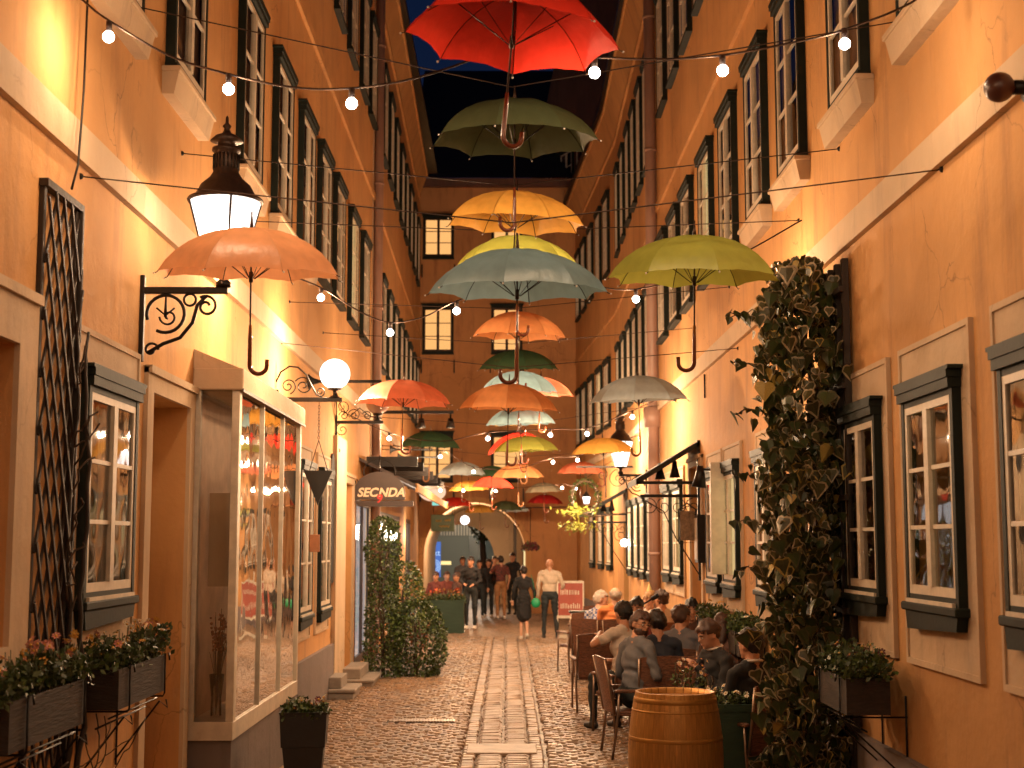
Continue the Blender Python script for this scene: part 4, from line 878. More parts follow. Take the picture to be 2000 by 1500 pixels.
# ------------------------------------------------------------ umbrellas
UMB = {}
def panel_mesh(r, h, key, m):
    q = MB(); nu, nv = 8, 7; vs = []
    for j in range(nv+1):
        t = j/nv; rho = r*math.sin(t*1.18)/math.sin(1.18); z = h*(math.cos(t*1.18)-math.cos(1.18))/(1-math.cos(1.18))
        for i in range(nu+1):
            u = i/nu; a_ = (u-.5)*PI/4; chord = math.cos(PI/8)/math.cos(a_)
            sag = 1-(1-chord)*1.0*(.35+.65*t); edge = 1-.045*t**5*4*u*(1-u)
            wr = .003*t*math.sin(i*2.4+j*.9)
            vs.append((rho*sag*edge*math.cos(a_), rho*sag*edge*math.sin(a_), z-.035*t*(1-t)*4*u*(1-u)+.016*t**4*4*u*(1-u)+wr*4*u*(1-u)))
    fs = [(j*(nu+1)+i, j*(nu+1)+i+1, (j+1)*(nu+1)+i+1, (j+1)*(nu+1)+i) for j in range(nv) for i in range(nu)]
    q.add(vs, fs, 0, True); me = q.mesh('canopy_panel', m); return me
COLS = {'red': (.62, .035, .02), 'olive': (.075, .095, .045), 'yellow': (.80, .44, .09), 'lime': (.46, .48, .09), 'blue': (.25, .40, .46), 'orange': (.86, .38, .15), 'green': (.035, .075, .035), 'peach': (.88, .42, .20), 'greyblue': (.58, .70, .76), 'coral': (.86, .28, .16), 'maroon': (.28, .012, .012), 'grey': (.34, .31, .22)}
for k_, v_ in COLS.items(): cloth('cloth_'+k_, v_, .28 if k_ in ('olive', 'green', 'maroon') else .58)
def umbrella(col, label, px, top_y, Y, r=.53, hook=0.0, tilt=(0, 0), rim_y=None, full=True, rot=None, light_handle=False, drop=None):
    """px, top_y: where the peak of the canopy is seen"""
    P = atY(px, top_y, Y); h = .27*r/.53; tr_ = random.Random(px*7+top_y); hs_ = tr_.uniform(.93, 1.07); tilt = (tilt[0]+tr_.uniform(-1.5, 1.5), tilt[1]+tr_.uniform(-2.5, 2.5))
    o = thing('umbrella', label, 'umbrella', (P.x, P.y, P.z-h), group='coloured umbrellas strung over the alley', rot=(R(tilt[0]+3.2), R(tilt[1]), 0))
    o.scale = (1, 1, hs_); mt = MATS['cloth_'+col]; a0 = rot if rot is not None else random.uniform(0, 45)
    if ('p', col, r) not in UMB: UMB[('p', col, r)] = panel_mesh(r, h, None, mt)
    me = UMB[('p', col, r)]
    if full:
        for k in range(8): put('canopy_panel', me, o, (0, 0, 0), R(a0+k*45))
    else:
        q = MB()
        for k in range(8):
            an = R(a0+k*45); c, s_ = math.cos(an), math.sin(an); b_ = len(q.v)
            q.v.extend([(v.co.x*c-v.co.y*s_, v.co.x*s_+v.co.y*c, v.co.z) for v in me.vertices])
            for p in me.polygons: q.f.append(tuple(i+b_ for i in p.vertices)); q.m.append(0); q.s.append(True)
        q.build('canopy', mt, o)
    rk = ('rib', r)
    if rk not in UMB:
        q = MB(); pts = []
        for j in range(8): t = j/7; pts.append((r*math.sin(t*1.18)/math.sin(1.18), 0, h*(math.cos(t*1.18)-math.cos(1.18))/(1-math.cos(1.18))-.006))
        q.tube(pts+[(r+.018, 0, -.012)], .0028, 4); q.tube([(r*.52, 0, pts[4][2]), (.02, 0, -.02)], .0028, 4); q.sphere((r+.018, 0, -.012), .006, 6, 1); UMB[rk] = q.mesh('rib', [M_IRON, M_WHITE])
    if full:
        for k in range(8): put('rib', UMB[rk], o, (0, 0, 0), R(a0+k*45+22.5))
    L = .88*r/.53
    sk = ('shaft', r, light_handle)
    if sk not in UMB:
        q = MB(); q.tube([(0, 0, h+.09), (0, 0, h), (0, 0, h-L+.25)], .0055, 6); q.tube([(0, 0, -.04), (0, 0, .02)], .012, 8); q.tube([(0, 0, h+.0), (0, 0, h+.06)], [.012, .006], 8)
        hq = MB(); zb = h-L+.055; rr = .048; pts = [(0, 0, h-L+.33), (0, 0, h-L+.25), (0, 0, zb+rr)]+[(rr-rr*math.cos(a_), 0, zb+rr-rr*math.sin(a_)) for a_ in np.linspace(.15, PI, 12)]+[(2*rr, 0, zb+rr+.035)]
        n = len(pts); hq.tube(pts, [.008, .0115]+[.0125]*(n-3)+[.0115], 8)
        UMB[sk] = (q.mesh('shaft', M_RUSTY if not light_handle else M_STEEL), hq.mesh('handle', M_HANDL2 if light_handle else M_HANDLE))
    put('shaft', UMB[sk][0], o); put('handle', UMB[sk][1], o, (0, 0, 0), R(hook))
    if drop:
        q = MB(); an = R(a0+22.5+drop); q.box(r*.86, r*.86+.02, -.02, .02, -.10, .02); b_ = q.build('strap', mt, o); b_.rotation_euler = (0, 0, an)
    return P
LB = []
umbrella('red', 'red umbrella cut off by the top edge, nearest of the middle row', 1000, -25, 6.75, hook=20, rot=22, tilt=(-3, 3))
umbrella('olive', 'dark olive umbrella hanging just behind the red one', 1005, 197, 8.7, hook=200, rot=10, tilt=(2, 2))
umbrella('yellow', 'amber yellow umbrella with a dangling strap, third down the middle row', 1006, 371, 10.4, hook=170, rot=5, tilt=(1, 3), drop=0)
umbrella('lime', 'yellow green umbrella half hidden behind the big blue one', 1010, 463, 11.9, hook=10, rot=20)
umbrella('blue', 'big slate blue umbrella in the middle of the near row', 1010, 483, 8.2, hook=190, rot=14, tilt=(1, -1))
umbrella('peach', 'peach umbrella in front of the big wall lantern', 492, 446, 7.9, hook=8, rot=6, tilt=(3, 2))
umbrella('lime', 'lime green umbrella touching the top of the ivy', 1355, 460, 8.45, hook=172, rot=30, tilt=(2, 1))
umbrella('orange', 'orange umbrella below the blue one, before a lit far window', 1013, 612, 15.6, hook=10, rot=10)
umbrella('green', 'dark green umbrella under the orange one in the middle row', 1013, 682, 18.6, hook=5, rot=33, tilt=(4, 2))
umbrella('blue', 'dusty blue umbrella peeping out under the dark green one', 1015, 726, 19.5, hook=0, rot=12)
umbrella('coral', 'coral umbrella edge showing behind the dusty blue one', 1055, 738, 20.8, r=.5, hook=0, full=False)
umbrella('orange', 'orange umbrella low in the middle beneath the big blue handle', 993, 752, 15.2, hook=6, rot=20)
umbrella('coral', 'coral red umbrella to the right of the white globe lamp', 788, 740, 15.2, hook=5, rot=8, tilt=(-3, 2))
umbrella('greyblue', 'pale grey blue umbrella under the lime one at right', 1247, 736, 15.3, hook=165, rot=12, tilt=(1, -3))
umbrella('blue', 'grey blue rim visible under the low orange umbrella', 1017, 795, 21.4, hook=0, full=False)
umbrella('yellow', 'small yellow umbrella right below the grey blue rim', 1015, 800, 25.5, hook=0, full=False)
umbrella('lime', 'light green umbrella hanging before the lit lower end window', 1027, 849, 22.8, hook=175, rot=11, light_handle=True)
umbrella('green', 'bottle green umbrella beside the black trumpets', 840, 843, 23.9, hook=175, rot=8, light_handle=True)
umbrella('yellow', 'ochre yellow umbrella in front of the far right lantern', 1178, 853, 22.6, hook=185, rot=4)
umbrella('red', 'red umbrella tilted behind the light green one', 1003, 845, 27, hook=0, tilt=(0, -18), full=False)
umbrella('orange', 'orange umbrella at the centre of the fourth low row', 1012, 907, 28.9, hook=5, full=False, light_handle=True)
umbrella('coral', 'small coral umbrella left of the wreath', 1134, 902, 32, hook=0, full=False)
umbrella('greyblue', 'small pale blue umbrella right of the shop sign', 902, 903, 30.7, hook=0, full=False)
umbrella('yellow', 'small golden umbrella below the small pale blue one', 916, 938, 35, hook=0, full=False, r=.5)
umbrella('red', 'thin red umbrella edge behind the small pale blue one', 962, 930, 34, hook=0, full=False)
umbrella('green', 'dark umbrella tucked behind the fourth row orange one', 960, 909, 33, hook=0, full=False, r=.5)
umbrella('grey', 'grey olive umbrella above the maroon one', 1062, 943, 36, hook=0, full=False, r=.48)
umbrella('maroon', 'maroon umbrella nearest to the yellow green foliage', 1065, 966, 38, hook=0, full=False, r=.48)
umbrella('red', 'small red umbrella over the green hanging board', 888, 970, 38.5, hook=0, full=False, r=.5)
umbrella('yellow', 'tiny golden umbrella right in front of the arch', 937, 986, 41, hook=0, full=False, r=.45)
umbrella('olive', 'tiny olive green umbrella in front of the arch', 988, 978, 39.5, hook=0, full=False, r=.48)
umbrella('greyblue', 'tiny pale umbrella rim beside the tiny olive one', 1006, 985, 41.5, hook=0, full=False, r=.42)

# ------------------------------------------------------------ wires and strings of bulbs
def wire(lb, pts, r=.004, sag=.05, n=14):
    pts = [Vector(p) for p in pts]; out = []
    for a_, b_ in zip(pts[:-1], pts[1:]):
        for i in range(n): t = i/n; p = a_.lerp(b_, t); p.z -= sag*4*t*(1-t); out.append(p)
    out.append(pts[-1]); o = thing('suspension_wire', lb, 'wire', tuple(pts[0]), group='thin wires holding the umbrellas')
    q = MB(); q.tube([p-pts[0] for p in out], r, 4); q.build('cable', M_RUSTY, o)
    for e in (out[0], out[-1]): q = MB(); q.sphere(e-pts[0], .02, 6); q.build('anchor', M_IRON, o)
def wl_(px, py, Y): p = atY(px, py, Y); return p
for Y, yl, ym_, yr, lb in ((6.85, -60, -55, -60, 'wire across the alley just above the red umbrella'), (7.95, 345, 435, 330, 'wire carrying the peach and lime umbrellas from wall to wall'), (8.7, 8, 170, 40, 'wire carrying the dark olive umbrella'), (10.4, 300, 362, 290, 'wire carrying the amber umbrella'), (11.9, 430, 452, 430, 'wire carrying the half hidden yellow green umbrella'), (15.2, 670, 718, 680, 'wire carrying the coral and orange umbrellas of the second low row'), (15.7, 590, 603, 560, 'wire carrying the orange umbrella below the blue one'), (18.6, 650, 672, 640, 'wire carrying the dark green umbrella'), (22.8, 812, 832, 790, 'wire carrying the light green and ochre umbrellas'), (30.5, 870, 893, 880, 'wire carrying the small umbrellas of the fourth row')):
    a_ = atY(991, yl, Y); b_ = atY(991, yr, Y); c_ = atY(1000, ym_, Y); xr = XR if Y < 23 else 2.55
    wire(lb, [(XL, Y, a_.z), (c_.x, Y, c_.z), (xr, Y, b_.z)], .0042, .0)
BULB_SO = MB(); BULB_SO.tube([(0, 0, .0), (0, 0, -.055)], .017, 8); so_me = BULB_SO.mesh('socket', M_BROWN)
bq = MB(); bq.sphere((0, 0, -.085), .031, 12); bulb_me = bq.mesh('bulb', E_BULB)
def festoon(lb, pts, bulbs, power, r=.007, bs=1.0):
    """pts: cable points; bulbs: points directly on the cable"""
    o = thing('string_lights', lb, 'string lights', tuple(pts[0]), group='strings of bare bulbs over the alley'); o0 = Vector(pts[0])
    q = MB(); q.tube([Vector(p)-o0 for p in pts], r, 5); q.build('cable', M_RUSTY, o)
    for b in bulbs:
        v = Vector(b)-o0; s_ = put('socket', so_me, o, v); s_.scale = (bs,)*3; s_ = put('bulb', bulb_me, o, v); s_.scale = (bs,)*3
        lamp(v+Vector((0, 0, -.13*bs)), power, WARM2, .03, o)
def cat(p, q_, sag, n=14): 
    p, q_ = Vector(p), Vector(q_); out = []
    for i in range(n+1): t = i/n; v = p.lerp(q_, t); v.z -= sag*4*t*(1-t); out.append(v)
    return out
def pixline(lst, Y): return [atY(x, y, Y) for x, y in lst]
def smooth(pts, n=6):
    out = []; P = [pts[0]]+list(pts)+[pts[-1]]
    for i in range(1, len(P)-2):
        for k in range(n):
            t = k/n; a, b, c, d = P[i-1], P[i], P[i+1], P[i+2]
            out.append(.5*((2*b)+(-a+c)*t+(2*a-5*b+4*c-d)*t*t+(-a+3*b-3*c+d)*t**3))
    out.append(pts[-1]); return out
YS = 7.4
# near string: rises to the left wall, ends in a bulb close to it
pl = pixline([(8, -170), (60, -95), (165, 3), (213, 40), (330, 108), (448, 145), (570, 170), (688, 172), (820, 150), (980, 95)], YS); pl[0].x = XL
festoon('near string of bulbs crossing the upper left', smooth(pl), [atY(52, -100, YS), atY(213, 42, YS), atY(447, 144, YS), atY(687, 172, YS)], 20)
pl = pixline([(980, 95), (1080, 108), (1161, 112), (1290, 116), (1411, 108), (1540, 85), (1649, 58), (1800, -8), (2000, -120)], YS); pl[-1].x = XR
festoon('near string of bulbs crossing the upper right', smooth(pl), [atY(1161, 112, YS), atY(1411, 108, YS), atY(1649, 56, YS), atY(1900, -60, YS)], 20)
Y2 = 11.8
pl = pixline([(430, 480), (560, 535), (627, 562), (700, 607), (762, 630), (830, 618), (892, 588), (1000, 560), (1130, 555), (1242, 565), (1400, 520), (1560, 430)], Y2); pl[0].x = XL; pl[-1].x = XR
festoon('string of bulbs dipping in front of the far lit window', smooth(pl), [atY(x, y, Y2) for x, y in ((500, 505), (627, 562), (762, 630), (892, 588), (1242, 565), (1410, 515))], 60)
Y3 = 20.5
pl = pixline([(665, 800), (760, 845), (860, 862), (953, 845), (1075, 838), (1147, 836), (1240, 800), (1320, 760)], Y3); pl[0].x = XL; pl[-1].x = XR
festoon('string of bulbs behind the low orange umbrella', smooth(pl), [atY(x, y, Y3) for x, y in ((760, 845), (953, 845), (1075, 838), (1147, 836), (1235, 803))], 140)
Y4 = 27
pl = pixline([(745, 870), (860, 880), (925, 912), (1010, 915), (1080, 894), (1128, 890), (1240, 850)], Y4); pl[0].x = XL; pl[-1].x = XR
festoon('string of bulbs around the fourth row orange umbrella', smooth(pl), [atY(x, y, Y4) for x, y in ((860, 883), (925, 913), (1080, 894), (1128, 890), (1200, 868))], 180)
Y5 = 34
pl = pixline([(790, 930), (827, 930), (860, 948), (905, 950), (968, 952), (1020, 952), (1098, 946), (1125, 945), (1195, 900)], Y5); pl[0].x = -2.55; pl[-1].x = 2.5
festoon('farthest string of bulbs above the arch', smooth(pl), [atY(x, y, Y5) for x, y in ((827, 930), (860, 951), (905, 951), (968, 952), (1098, 946), (1125, 948))], 150)

# unseen lamps added out of frame to light the near walls
lantern('wall_lantern', 'added unseen wall lantern on the right wall behind the viewer', (XR, -1.6, 3.9), .58, -1, 430)
lantern('wall_lantern', 'added unseen wall lantern on the left wall behind the viewer', (XL, 1.2, 3.9), .58, 1, 260)
for yy, lb in ((2.6, 'added unseen string of bulbs overhead in front of the viewer'),):
    pl = cat((XL, yy, 5.6), (XR, yy, 5.6), .5); festoon(lb, pl, [pl[i] for i in (2, 5, 9, 12)], 40)
# loose cable down the left wall
o = thing('wall_cable', 'black cable sagging down the left wall to the trellis', 'cable', (XL+.02, 8, 6.5)); q = MB(); q.tube([(0.03, -.15, 0), (.03, -.18, -.6), (.04, -.22, -1.2), (.06, -.3, -1.9), (.08, -.42, -2.35), (.09, -.55, -2.52)], .007, 5); q.build('cable', M_IRON, o)

# ------------------------------------------------------------ plants
def heart_leaf(s, mi=0):
    pts = [(0, 0), (.20, -.09), (.44, -.03), (.60, .24), (.36, .58), (.03, 1.12), (-.34, .62), (-.56, .30), (-.47, -.02), (-.20, -.10)]
    q = MB(); inn = [(x*(.80, .62, .86, .72, .84)[i % 5], .36+(y-.36)*(.82, .66, .78, .88, .7)[i % 5]) for i, (x, y) in enumerate(pts)]
    def Z(x, y): return .22*abs(x)-.18*(y-.4)**2
    vs = [(x*s, y*s, Z(x, y)*s) for x, y in pts]+[(x*s, y*s, Z(x, y)*s) for x, y in inn]+[(0, .38*s, -.02*s)]
    n = len(pts); q.add(vs, [(i, (i+1) % n, n+(i+1) % n, n+i) for i in range(n)], 1); q.add(vs, [(n+i, n+(i+1) % n, 2*n) for i in range(n)], 0)
    return q
leafA = heart_leaf(1.0)
def leaf_mats(kind): return {0: [M_IVYIN, M_IVYRM], 1: [M_LEAF, M_IVYIN], 2: [M_IVYYE, M_IVYYE], 3: [M_IVYIN, M_IVYYE]}[kind]
IVL = [heart_leaf(1.0).mesh('leaf', leaf_mats(k)) for k in (0, 1, 2, 3)]
iv = thing('ivy', 'tall variegated ivy climbing the right wall from a terracotta box', 'ivy', (2.2, 10.6, .5))
rs = random.Random(11)
def ivy_pt(z):
    # widths from the photograph: slimmer at the waist
    w = np.interp(z, [0, .35, .8, 1.2, 1.9, 2.6, 3.1, 3.45, 3.75], [.28, .33, .27, .24, .28, .31, .29, .26, .14])
    a_ = rs.uniform(-PI*.95, PI*.35)
    return w, a_
spots = []
for k in range(2900):
    z = rs.uniform(-.05, 3.72); w, a_ = ivy_pt(z); rr = w*(1 - .28*abs(rs.gauss(0, 1))*.6)*(.84+.5*noise.noise(Vector((a_*1.3, z*2.2, 4))))+(abs(rs.gauss(0, .06)) if rs.random() < .3 else 0) ; rr = max(.05, rr)
    a_ = rs.uniform(PI*.75, PI*2.05)
    x = rr*math.cos(a_)*1.0; y_ = rr*math.sin(a_)*1.5
    x = min(x, .26)
    spots.append((x+rs.gauss(0, .018)-.0, y_+rs.gauss(0, .03), z, a_))
# trailing sprays
for k in range(9):
    z = (3.3, 3.28, 2.9, 2.55, 2.1, 1.75, 1.4, 1.0, .15)[k]; x = -.28; y_ = -.1
    pts = [Vector((x, y_, z))]
    for i in range(6): pts.append(pts[-1]+Vector((-.045, rs.uniform(-.03, .02), rs.uniform(-.035, .03)-(.02 if k > 6 else 0))))
    q = MB(); q.tube(pts, .004, 4); q.build('tendril', M_STEM, iv)
    for p in pts[1:]: spots.append((p.x, p.y-.01, p.z, PI*1.2))
spots.sort(key=lambda s_: s_[1]*1.0+s_[0]*.35)
massI = [[], [], []]; VI = []; FI = []; MI = []; nv_ = 0
slots = [M_IVYIN, M_IVYRM, M_LEAF, M_IVYYE]
vis = 0
tmpl_v = np.array(leafA.v); tmpl_f = leafA.f; tmpl_m = leafA.m
for k, (x, y_, z, a_) in enumerate(spots):
    s_ = rs.uniform(.045, .085) if rs.random() < .6 else rs.uniform(.085, .125); kind = rs.choices((0, 1, 2, 3), (.42, .48, .03, .07))[0]
    yaw = a_+PI/2+rs.gauss(0, .9); pitch = rs.gauss(R(62), .5); roll = rs.gauss(0, .7)
    rotm = Matrix.Rotation(yaw, 3, 'Z') @ Matrix.Rotation(-pitch+PI*0, 3, 'X') @ Matrix.Rotation(roll, 3, 'Y')
    # leaf tip hangs down
    if vis < 285 and rs.random() < .42:
        o = put('leaf', IVL[kind], iv, (x, y_-.02, z)); o.rotation_euler = rotm.to_euler(); o.scale = (s_*1.1,)*3; vis += 1
    else:
        m3 = np.array(rotm)*s_; vv = tmpl_v @ m3.T + np.array((x, y_, z)); VI.extend(map(tuple, vv)); 
        for f, mi in zip(tmpl_f, tmpl_m):
            FI.append(tuple(i+nv_ for i in f)); MI.append({0: (0, 1), 1: (2, 0), 2: (3, 3), 3: (0, 3)}[kind][mi])
        nv_ += len(vv)
q = MB(); q.v = VI; q.f = FI; q.m = MI; q.s = [False]*len(FI); o = q.build('foliage', slots, iv); o['kind'] = 'stuff'
q = MB()
for k in range(7):
    pts = [Vector((rs.uniform(-.1, .15), rs.uniform(-.1, .1), 0))]
    while pts[-1].z < 3.5: pts.append(pts[-1]+Vector((rs.uniform(-.03, .03), rs.uniform(-.04, .04), .15)))
    q.tube(pts, .014, 5)
q.build('stem', M_STEM, iv)
o = thing('trellis', 'dark upright slats showing behind the ivy on the right wall', 'trellis', (XR, 10.55, .3))
for y_ in (-.42, -.2, .02): q = MB(); q.box(-.07, -.02, y_, y_+.05, 0, 3.85, 0, .004); q.build('slat', M_WOOD, o)
for z in (.5, 1.3, 2.1, 2.9, 3.6): q = MB(); q.box(-.10, -.07, -.45, .1, z, z+.04); q.build('rail', M_WOOD, o)
def planter(name, lb, loc, w, d, h, m, cat_='planter', taper=1.0, rim=True):
    o = thing(name, lb, cat_, loc); q = MB(); a0, b0 = w/2*taper, d/2*taper
    q.add([(-a0, -b0, 0), (a0, -b0, 0), (a0, b0, 0), (-a0, b0, 0), (-w/2, -d/2, h), (w/2, -d/2, h), (w/2, d/2, h), (-w/2, d/2, h)], [(0, 1, 5, 4), (1, 2, 6, 5), (2, 3, 7, 6), (3, 0, 4, 7), (3, 2, 1, 0)]); 
    q.build('box', m, o)
    if rim: q = MB(); t = .015; q.box(-w/2-t, w/2+t, -d/2-t, -d/2+t, h-.05, h+.005); q.box(-w/2-t, w/2+t, d/2-t, d/2+t, h-.05, h+.005); q.box(-w/2-t, -w/2+t, -d/2+t, d/2-t, h-.05, h+.005); q.box(w/2-t, w/2+t, -d/2+t, d/2-t, h-.05, h+.005); q.build('rim', m, o)
    q = MB(); q.box(-w/2+.015, w/2-.015, -d/2+.015, d/2-.015, h-.06, h-.03); q.build('soil', M_SOIL, o)
    return o
planter('planter', 'terracotta box at the foot of the ivy', (2.12, 10.5, 0), .56, .5, .46, M_TERRA)
petal = {}
def flower_mesh(m, r=.024):
    if (m.name, r) in petal: return petal[(m.name, r)]
    q = MB(); n = 7
    for k in range(n):
        a_ = 2*PI*k/n; c, s_ = math.cos(a_), math.sin(a_); q.add([(0, 0, 0), (r*.75*math.cos(a_-.38), r*.75*math.sin(a_-.38), r*.3), (r*c, r*s_, r*.22), (r*.75*math.cos(a_+.38), r*.75*math.sin(a_+.38), r*.3)], [(0, 1, 2, 3)])
    q.sphere((0, 0, r*.15), r*.3, 6, 1); petal[(m.name, r)] = q.mesh('blossom', [m, M_YPET]); return petal[(m.name, r)]
def foliage(parent, w, d, h, n, z0, leafm=(M_LEAF, M_LEAF2), size=.03, flowers=(), nf=0, seed=1, fr=.024, dome=True):
    rs = random.Random(seed); q = MB()
    for k in range(n):
        x = rs.uniform(-w/2, w/2)*1.08; y_ = rs.uniform(-d/2, d/2)*1.25; u = (1-(x/(w/2*1.1))**4*.6) if dome else 1; hh = h*u*(.55+.45*noise.noise(Vector((x*7, y_*7, seed))))+.02
        c = Vector((x, y_, z0+rs.random()**.6*hh)); dd = Vector((rs.gauss(0, .8), rs.gauss(0, .8), rs.gauss(.5, .6))).normalized(); e = dd.orthogonal().normalized(); e = (Matrix.Rotation(rs.uniform(0, 6.28), 3, dd) @ e)*size*.42
        L = size*rs.uniform(.7, 1.5); q.add([c, c+e+dd*L*.45, c+dd*L, c-e+dd*L*.45], [(0, 1, 2, 3)], rs.choice((0, 0, 1)))
    for k in range(int(n/22)):
        x = rs.uniform(-w/2, w/2); y_ = rs.uniform(-d/2, d/2); q.tube([(x, y_, z0), (x*1.05, y_*1.1, z0+h*rs.uniform(.5, .95))], .0025, 3, 0)
    o = q.build('foliage', list(leafm), parent); o['kind'] = 'stuff'
    for k in range(nf):
        m = rs.choice(flowers); x = rs.uniform(-w/2, w/2)*1.02; y_ = rs.uniform(-d/2, d/2)*1.2; hh = h*(.5+.55*rs.random())
        o = put('blossom', flower_mesh(m, fr), parent, (x, y_, z0+hh)); o.rotation_euler = (rs.uniform(-.9, 1.3), rs.uniform(-.9, .9), rs.uniform(0, 6)); s_ = rs.uniform(.8, 1.3); o.scale = (s_,)*3
def flowerbox(lb, X, Yc, z, L, sg, seed, fl, nf, depth=.18, off=.10):
    """box with its long side on the wall X; sg=+1 when the alley lies towards +x"""
    o = thing('flower_box', lb, 'flower box', (X+sg*(off+depth/2), Yc, z)); q = MB(); a_, b_, h = depth/2, L/2, .22; t = .012
    q.box(-a_, a_, -b_, b_, 0, t); q.box(-a_, -a_+t, -b_, b_, t, h); q.box(a_-t, a_, -b_, b_, t, h); q.box(-a_+t, a_-t, -b_, -b_+t, t, h); q.box(-a_+t, a_-t, b_-t, b_, t, h); q.build('box', M_BOXW, o)
    q = MB(); q.box(-a_+t, a_-t, -b_+t, b_-t, h-.05, h-.02); q.build('soil', M_SOIL, o)
    for yy in (-b_*.62, b_*.92):
        q = MB(); q.tube([(sg*(a_+.035), yy, h-.03), (sg*(a_+.03), yy, h+.015), (sg*(a_+.008), yy, h+.012), (sg*(a_+.010), yy, -.01), (sg*(a_+.0), yy, -.03), (-sg*(a_+off), yy, -.03)], .006, 5)
        q.tube([(-sg*(a_+off), yy, -.42), (sg*(a_-.02), yy, -.06), (sg*(a_+.03), yy, -.10), (sg*(a_+.02), yy, -.05)], .006, 5); q.tube([(-sg*(a_+off-.008), yy, -.45), (-sg*(a_+off-.008), yy, .1)], .007, 5); q.build('bracket', M_IRON, o)
    q = MB(); q.tube([(sg*(a_-.05), -b_*1.0, -.045), (sg*(a_-.05), b_*1.0, -.045)], .006, 5); q.tube([(sg*(a_-.12), -b_*1.0, -.10), (sg*(a_-.12), b_*1.0, -.10)], .006, 5); q.build('rail', M_IRON, o)
    foliage(o, depth, L, .24, 1500, h-.03, size=.034, flowers=fl, nf=nf, seed=seed, dome=False)
    return o
flowerbox('nearest flower box at the lower left corner with pink blossoms', XL, 6.83, 1.19, 1.12, 1, 3, [M_PINK, M_PINK, M_YPET], 42, .19, .10)
flowerbox('second flower box below the left window with pink and yellow blossoms', XL, 8.55, 1.18, 1.08, 1, 4, [M_PINK, M_WHIT, M_YPET], 38, .18, .11)
flowerbox('flower box on an iron stand beside the ivy on the right wall', XR, 9.25, 1.05, .75, -1, 5, [M_WINE, M_LEAF2], 14, .27, .14)
flowerbox('nearer flower box on the right wall behind the diners', XR, 14.2, 1.02, .95, -1, 6, [M_WHIT, M_WINE], 8, .2, .08)
flowerbox('farther flower box on the right wall behind the diners', XR, 16.2, 1.02, 1.0, -1, 7, [M_YPET, M_WINE], 8, .2, .08)
# climbing twigs at lower left
o = thing('vine', 'bare curly vine twigs below the left flower boxes', 'vine', (XL+.1, 8.3, .4)); q = MB(); rs = random.Random(5)
for k in range(26):
    p = Vector((rs.uniform(0, .1), rs.uniform(-.9, .45), rs.uniform(-.1, .5))); d = Vector((.1, rs.uniform(-1, 1), rs.uniform(-.3, 1))).normalized(); pts = [p]
    for i in range(9): d = (d+Vector((rs.uniform(-.2, .2), rs.uniform(-.6, .6), rs.uniform(-.6, .6)))).normalized(); pts.append(pts[-1]+d*.045)
    q.tube(pts, .004, 4)
q.build('twigs', M_STEM, o)
# tall black pot with pansies
PT = thing('plant_pot', 'tall square black pot of dark pansies standing on the cobbles at left', 'plant pot', (-1.585, 11.35, 0), R(4))
q = MB()
def ring(w, z): return [(-w, -w, z), (w, -w, z), (w, w, z), (-w, w, z)]
lv = [(.105, 0), (.158, .53), (.168, .535), (.180, .78), (.186, .80), (.176, .80), (.165, .74)]
for (w_, z_) in lv: q.v.extend(ring(w_, z_))
for k in range(len(lv)-1):
    for i in range(4): j = (i+1) % 4; q.f.append((k*4+i, k*4+j, k*4+4+j, k*4+4+i)); q.m.append(0); q.s.append(False)
q.build('pot', M_POT, PT); q = MB(); q.box(-.166, .166, -.166, .166, .72, .745); q.build('soil', M_SOIL, PT)
foliage(PT, .32, .3, .17, 600, .74, size=.035, flowers=[M_WINE, M_WINE, M_WHIT], nf=9, seed=9, fr=.03)
# green planter box behind the barrel
PB = planter('planter', 'dark green planter of white flowers behind the gold barrel', (1.93, 11.7, 0), .66, .42, .82, M_PLANT)
foliage(PB, .62, .4, .13, 900, .8, size=.03, flowers=[M_WHIT, M_WHIT, M_WHIT], nf=34, seed=12, fr=.019)
PB2 = planter('planter', 'big green planter at the far left by the standing people', (-1.45, 33.9, 0), .86, .5, .76, M_PLANT)
foliage(PB2, .84, .45, .3, 800, .7, size=.05, flowers=[M_TERRA, mat('red_petal', (.6, .05, .03), .6)], nf=24, seed=13, fr=.05)
def leafcolumn(lb, name, cat_, loc, prof, n, size, mats_, seed, zt):
    o = thing(name, lb, cat_, loc); rs = random.Random(seed); q = MB(); zs = [p[0] for p in prof]; ws = [p[1] for p in prof]
    for k in range(n):
        z = rs.uniform(zs[0], zs[-1]); w = float(np.interp(z, zs, ws)); a_ = rs.uniform(0, 6.283); rr = w*(1-.45*rs.random()**2)*(1+.22*noise.noise(Vector((math.cos(a_)*1.7, math.sin(a_)*1.7+seed, z*3))))+abs(rs.gauss(0, .014))
        c = Vector((rr*math.cos(a_), rr*math.sin(a_), z)); dd = Vector((math.cos(a_)*.7+rs.gauss(0, .5), math.sin(a_)*.7+rs.gauss(0, .5), rs.gauss(-.1, .6))).normalized(); e = (Matrix.Rotation(rs.uniform(0, 6.28), 3, dd) @ dd.orthogonal().normalized())*size*.45; L = size*rs.uniform(.7, 1.3)
        q.add([c, c+e+dd*L*.4, c+dd*L, c-e+dd*L*.4], [(0, 1, 2, 3)], rs.choice(range(len(mats_))))
    f = q.build('foliage', mats_, o); f['kind'] = 'stuff'; q = MB()
    for k in range(4): q.tube([(rs.uniform(-.04, .04), rs.uniform(-.04, .04), 0), (rs.uniform(-.08, .08), rs.uniform(-.08, .08), zt*.5), (rs.uniform(-.08, .08), rs.uniform(-.08, .08), zt*.9)], .015, 5)
    q.build('stem', M_STEM, o); return o
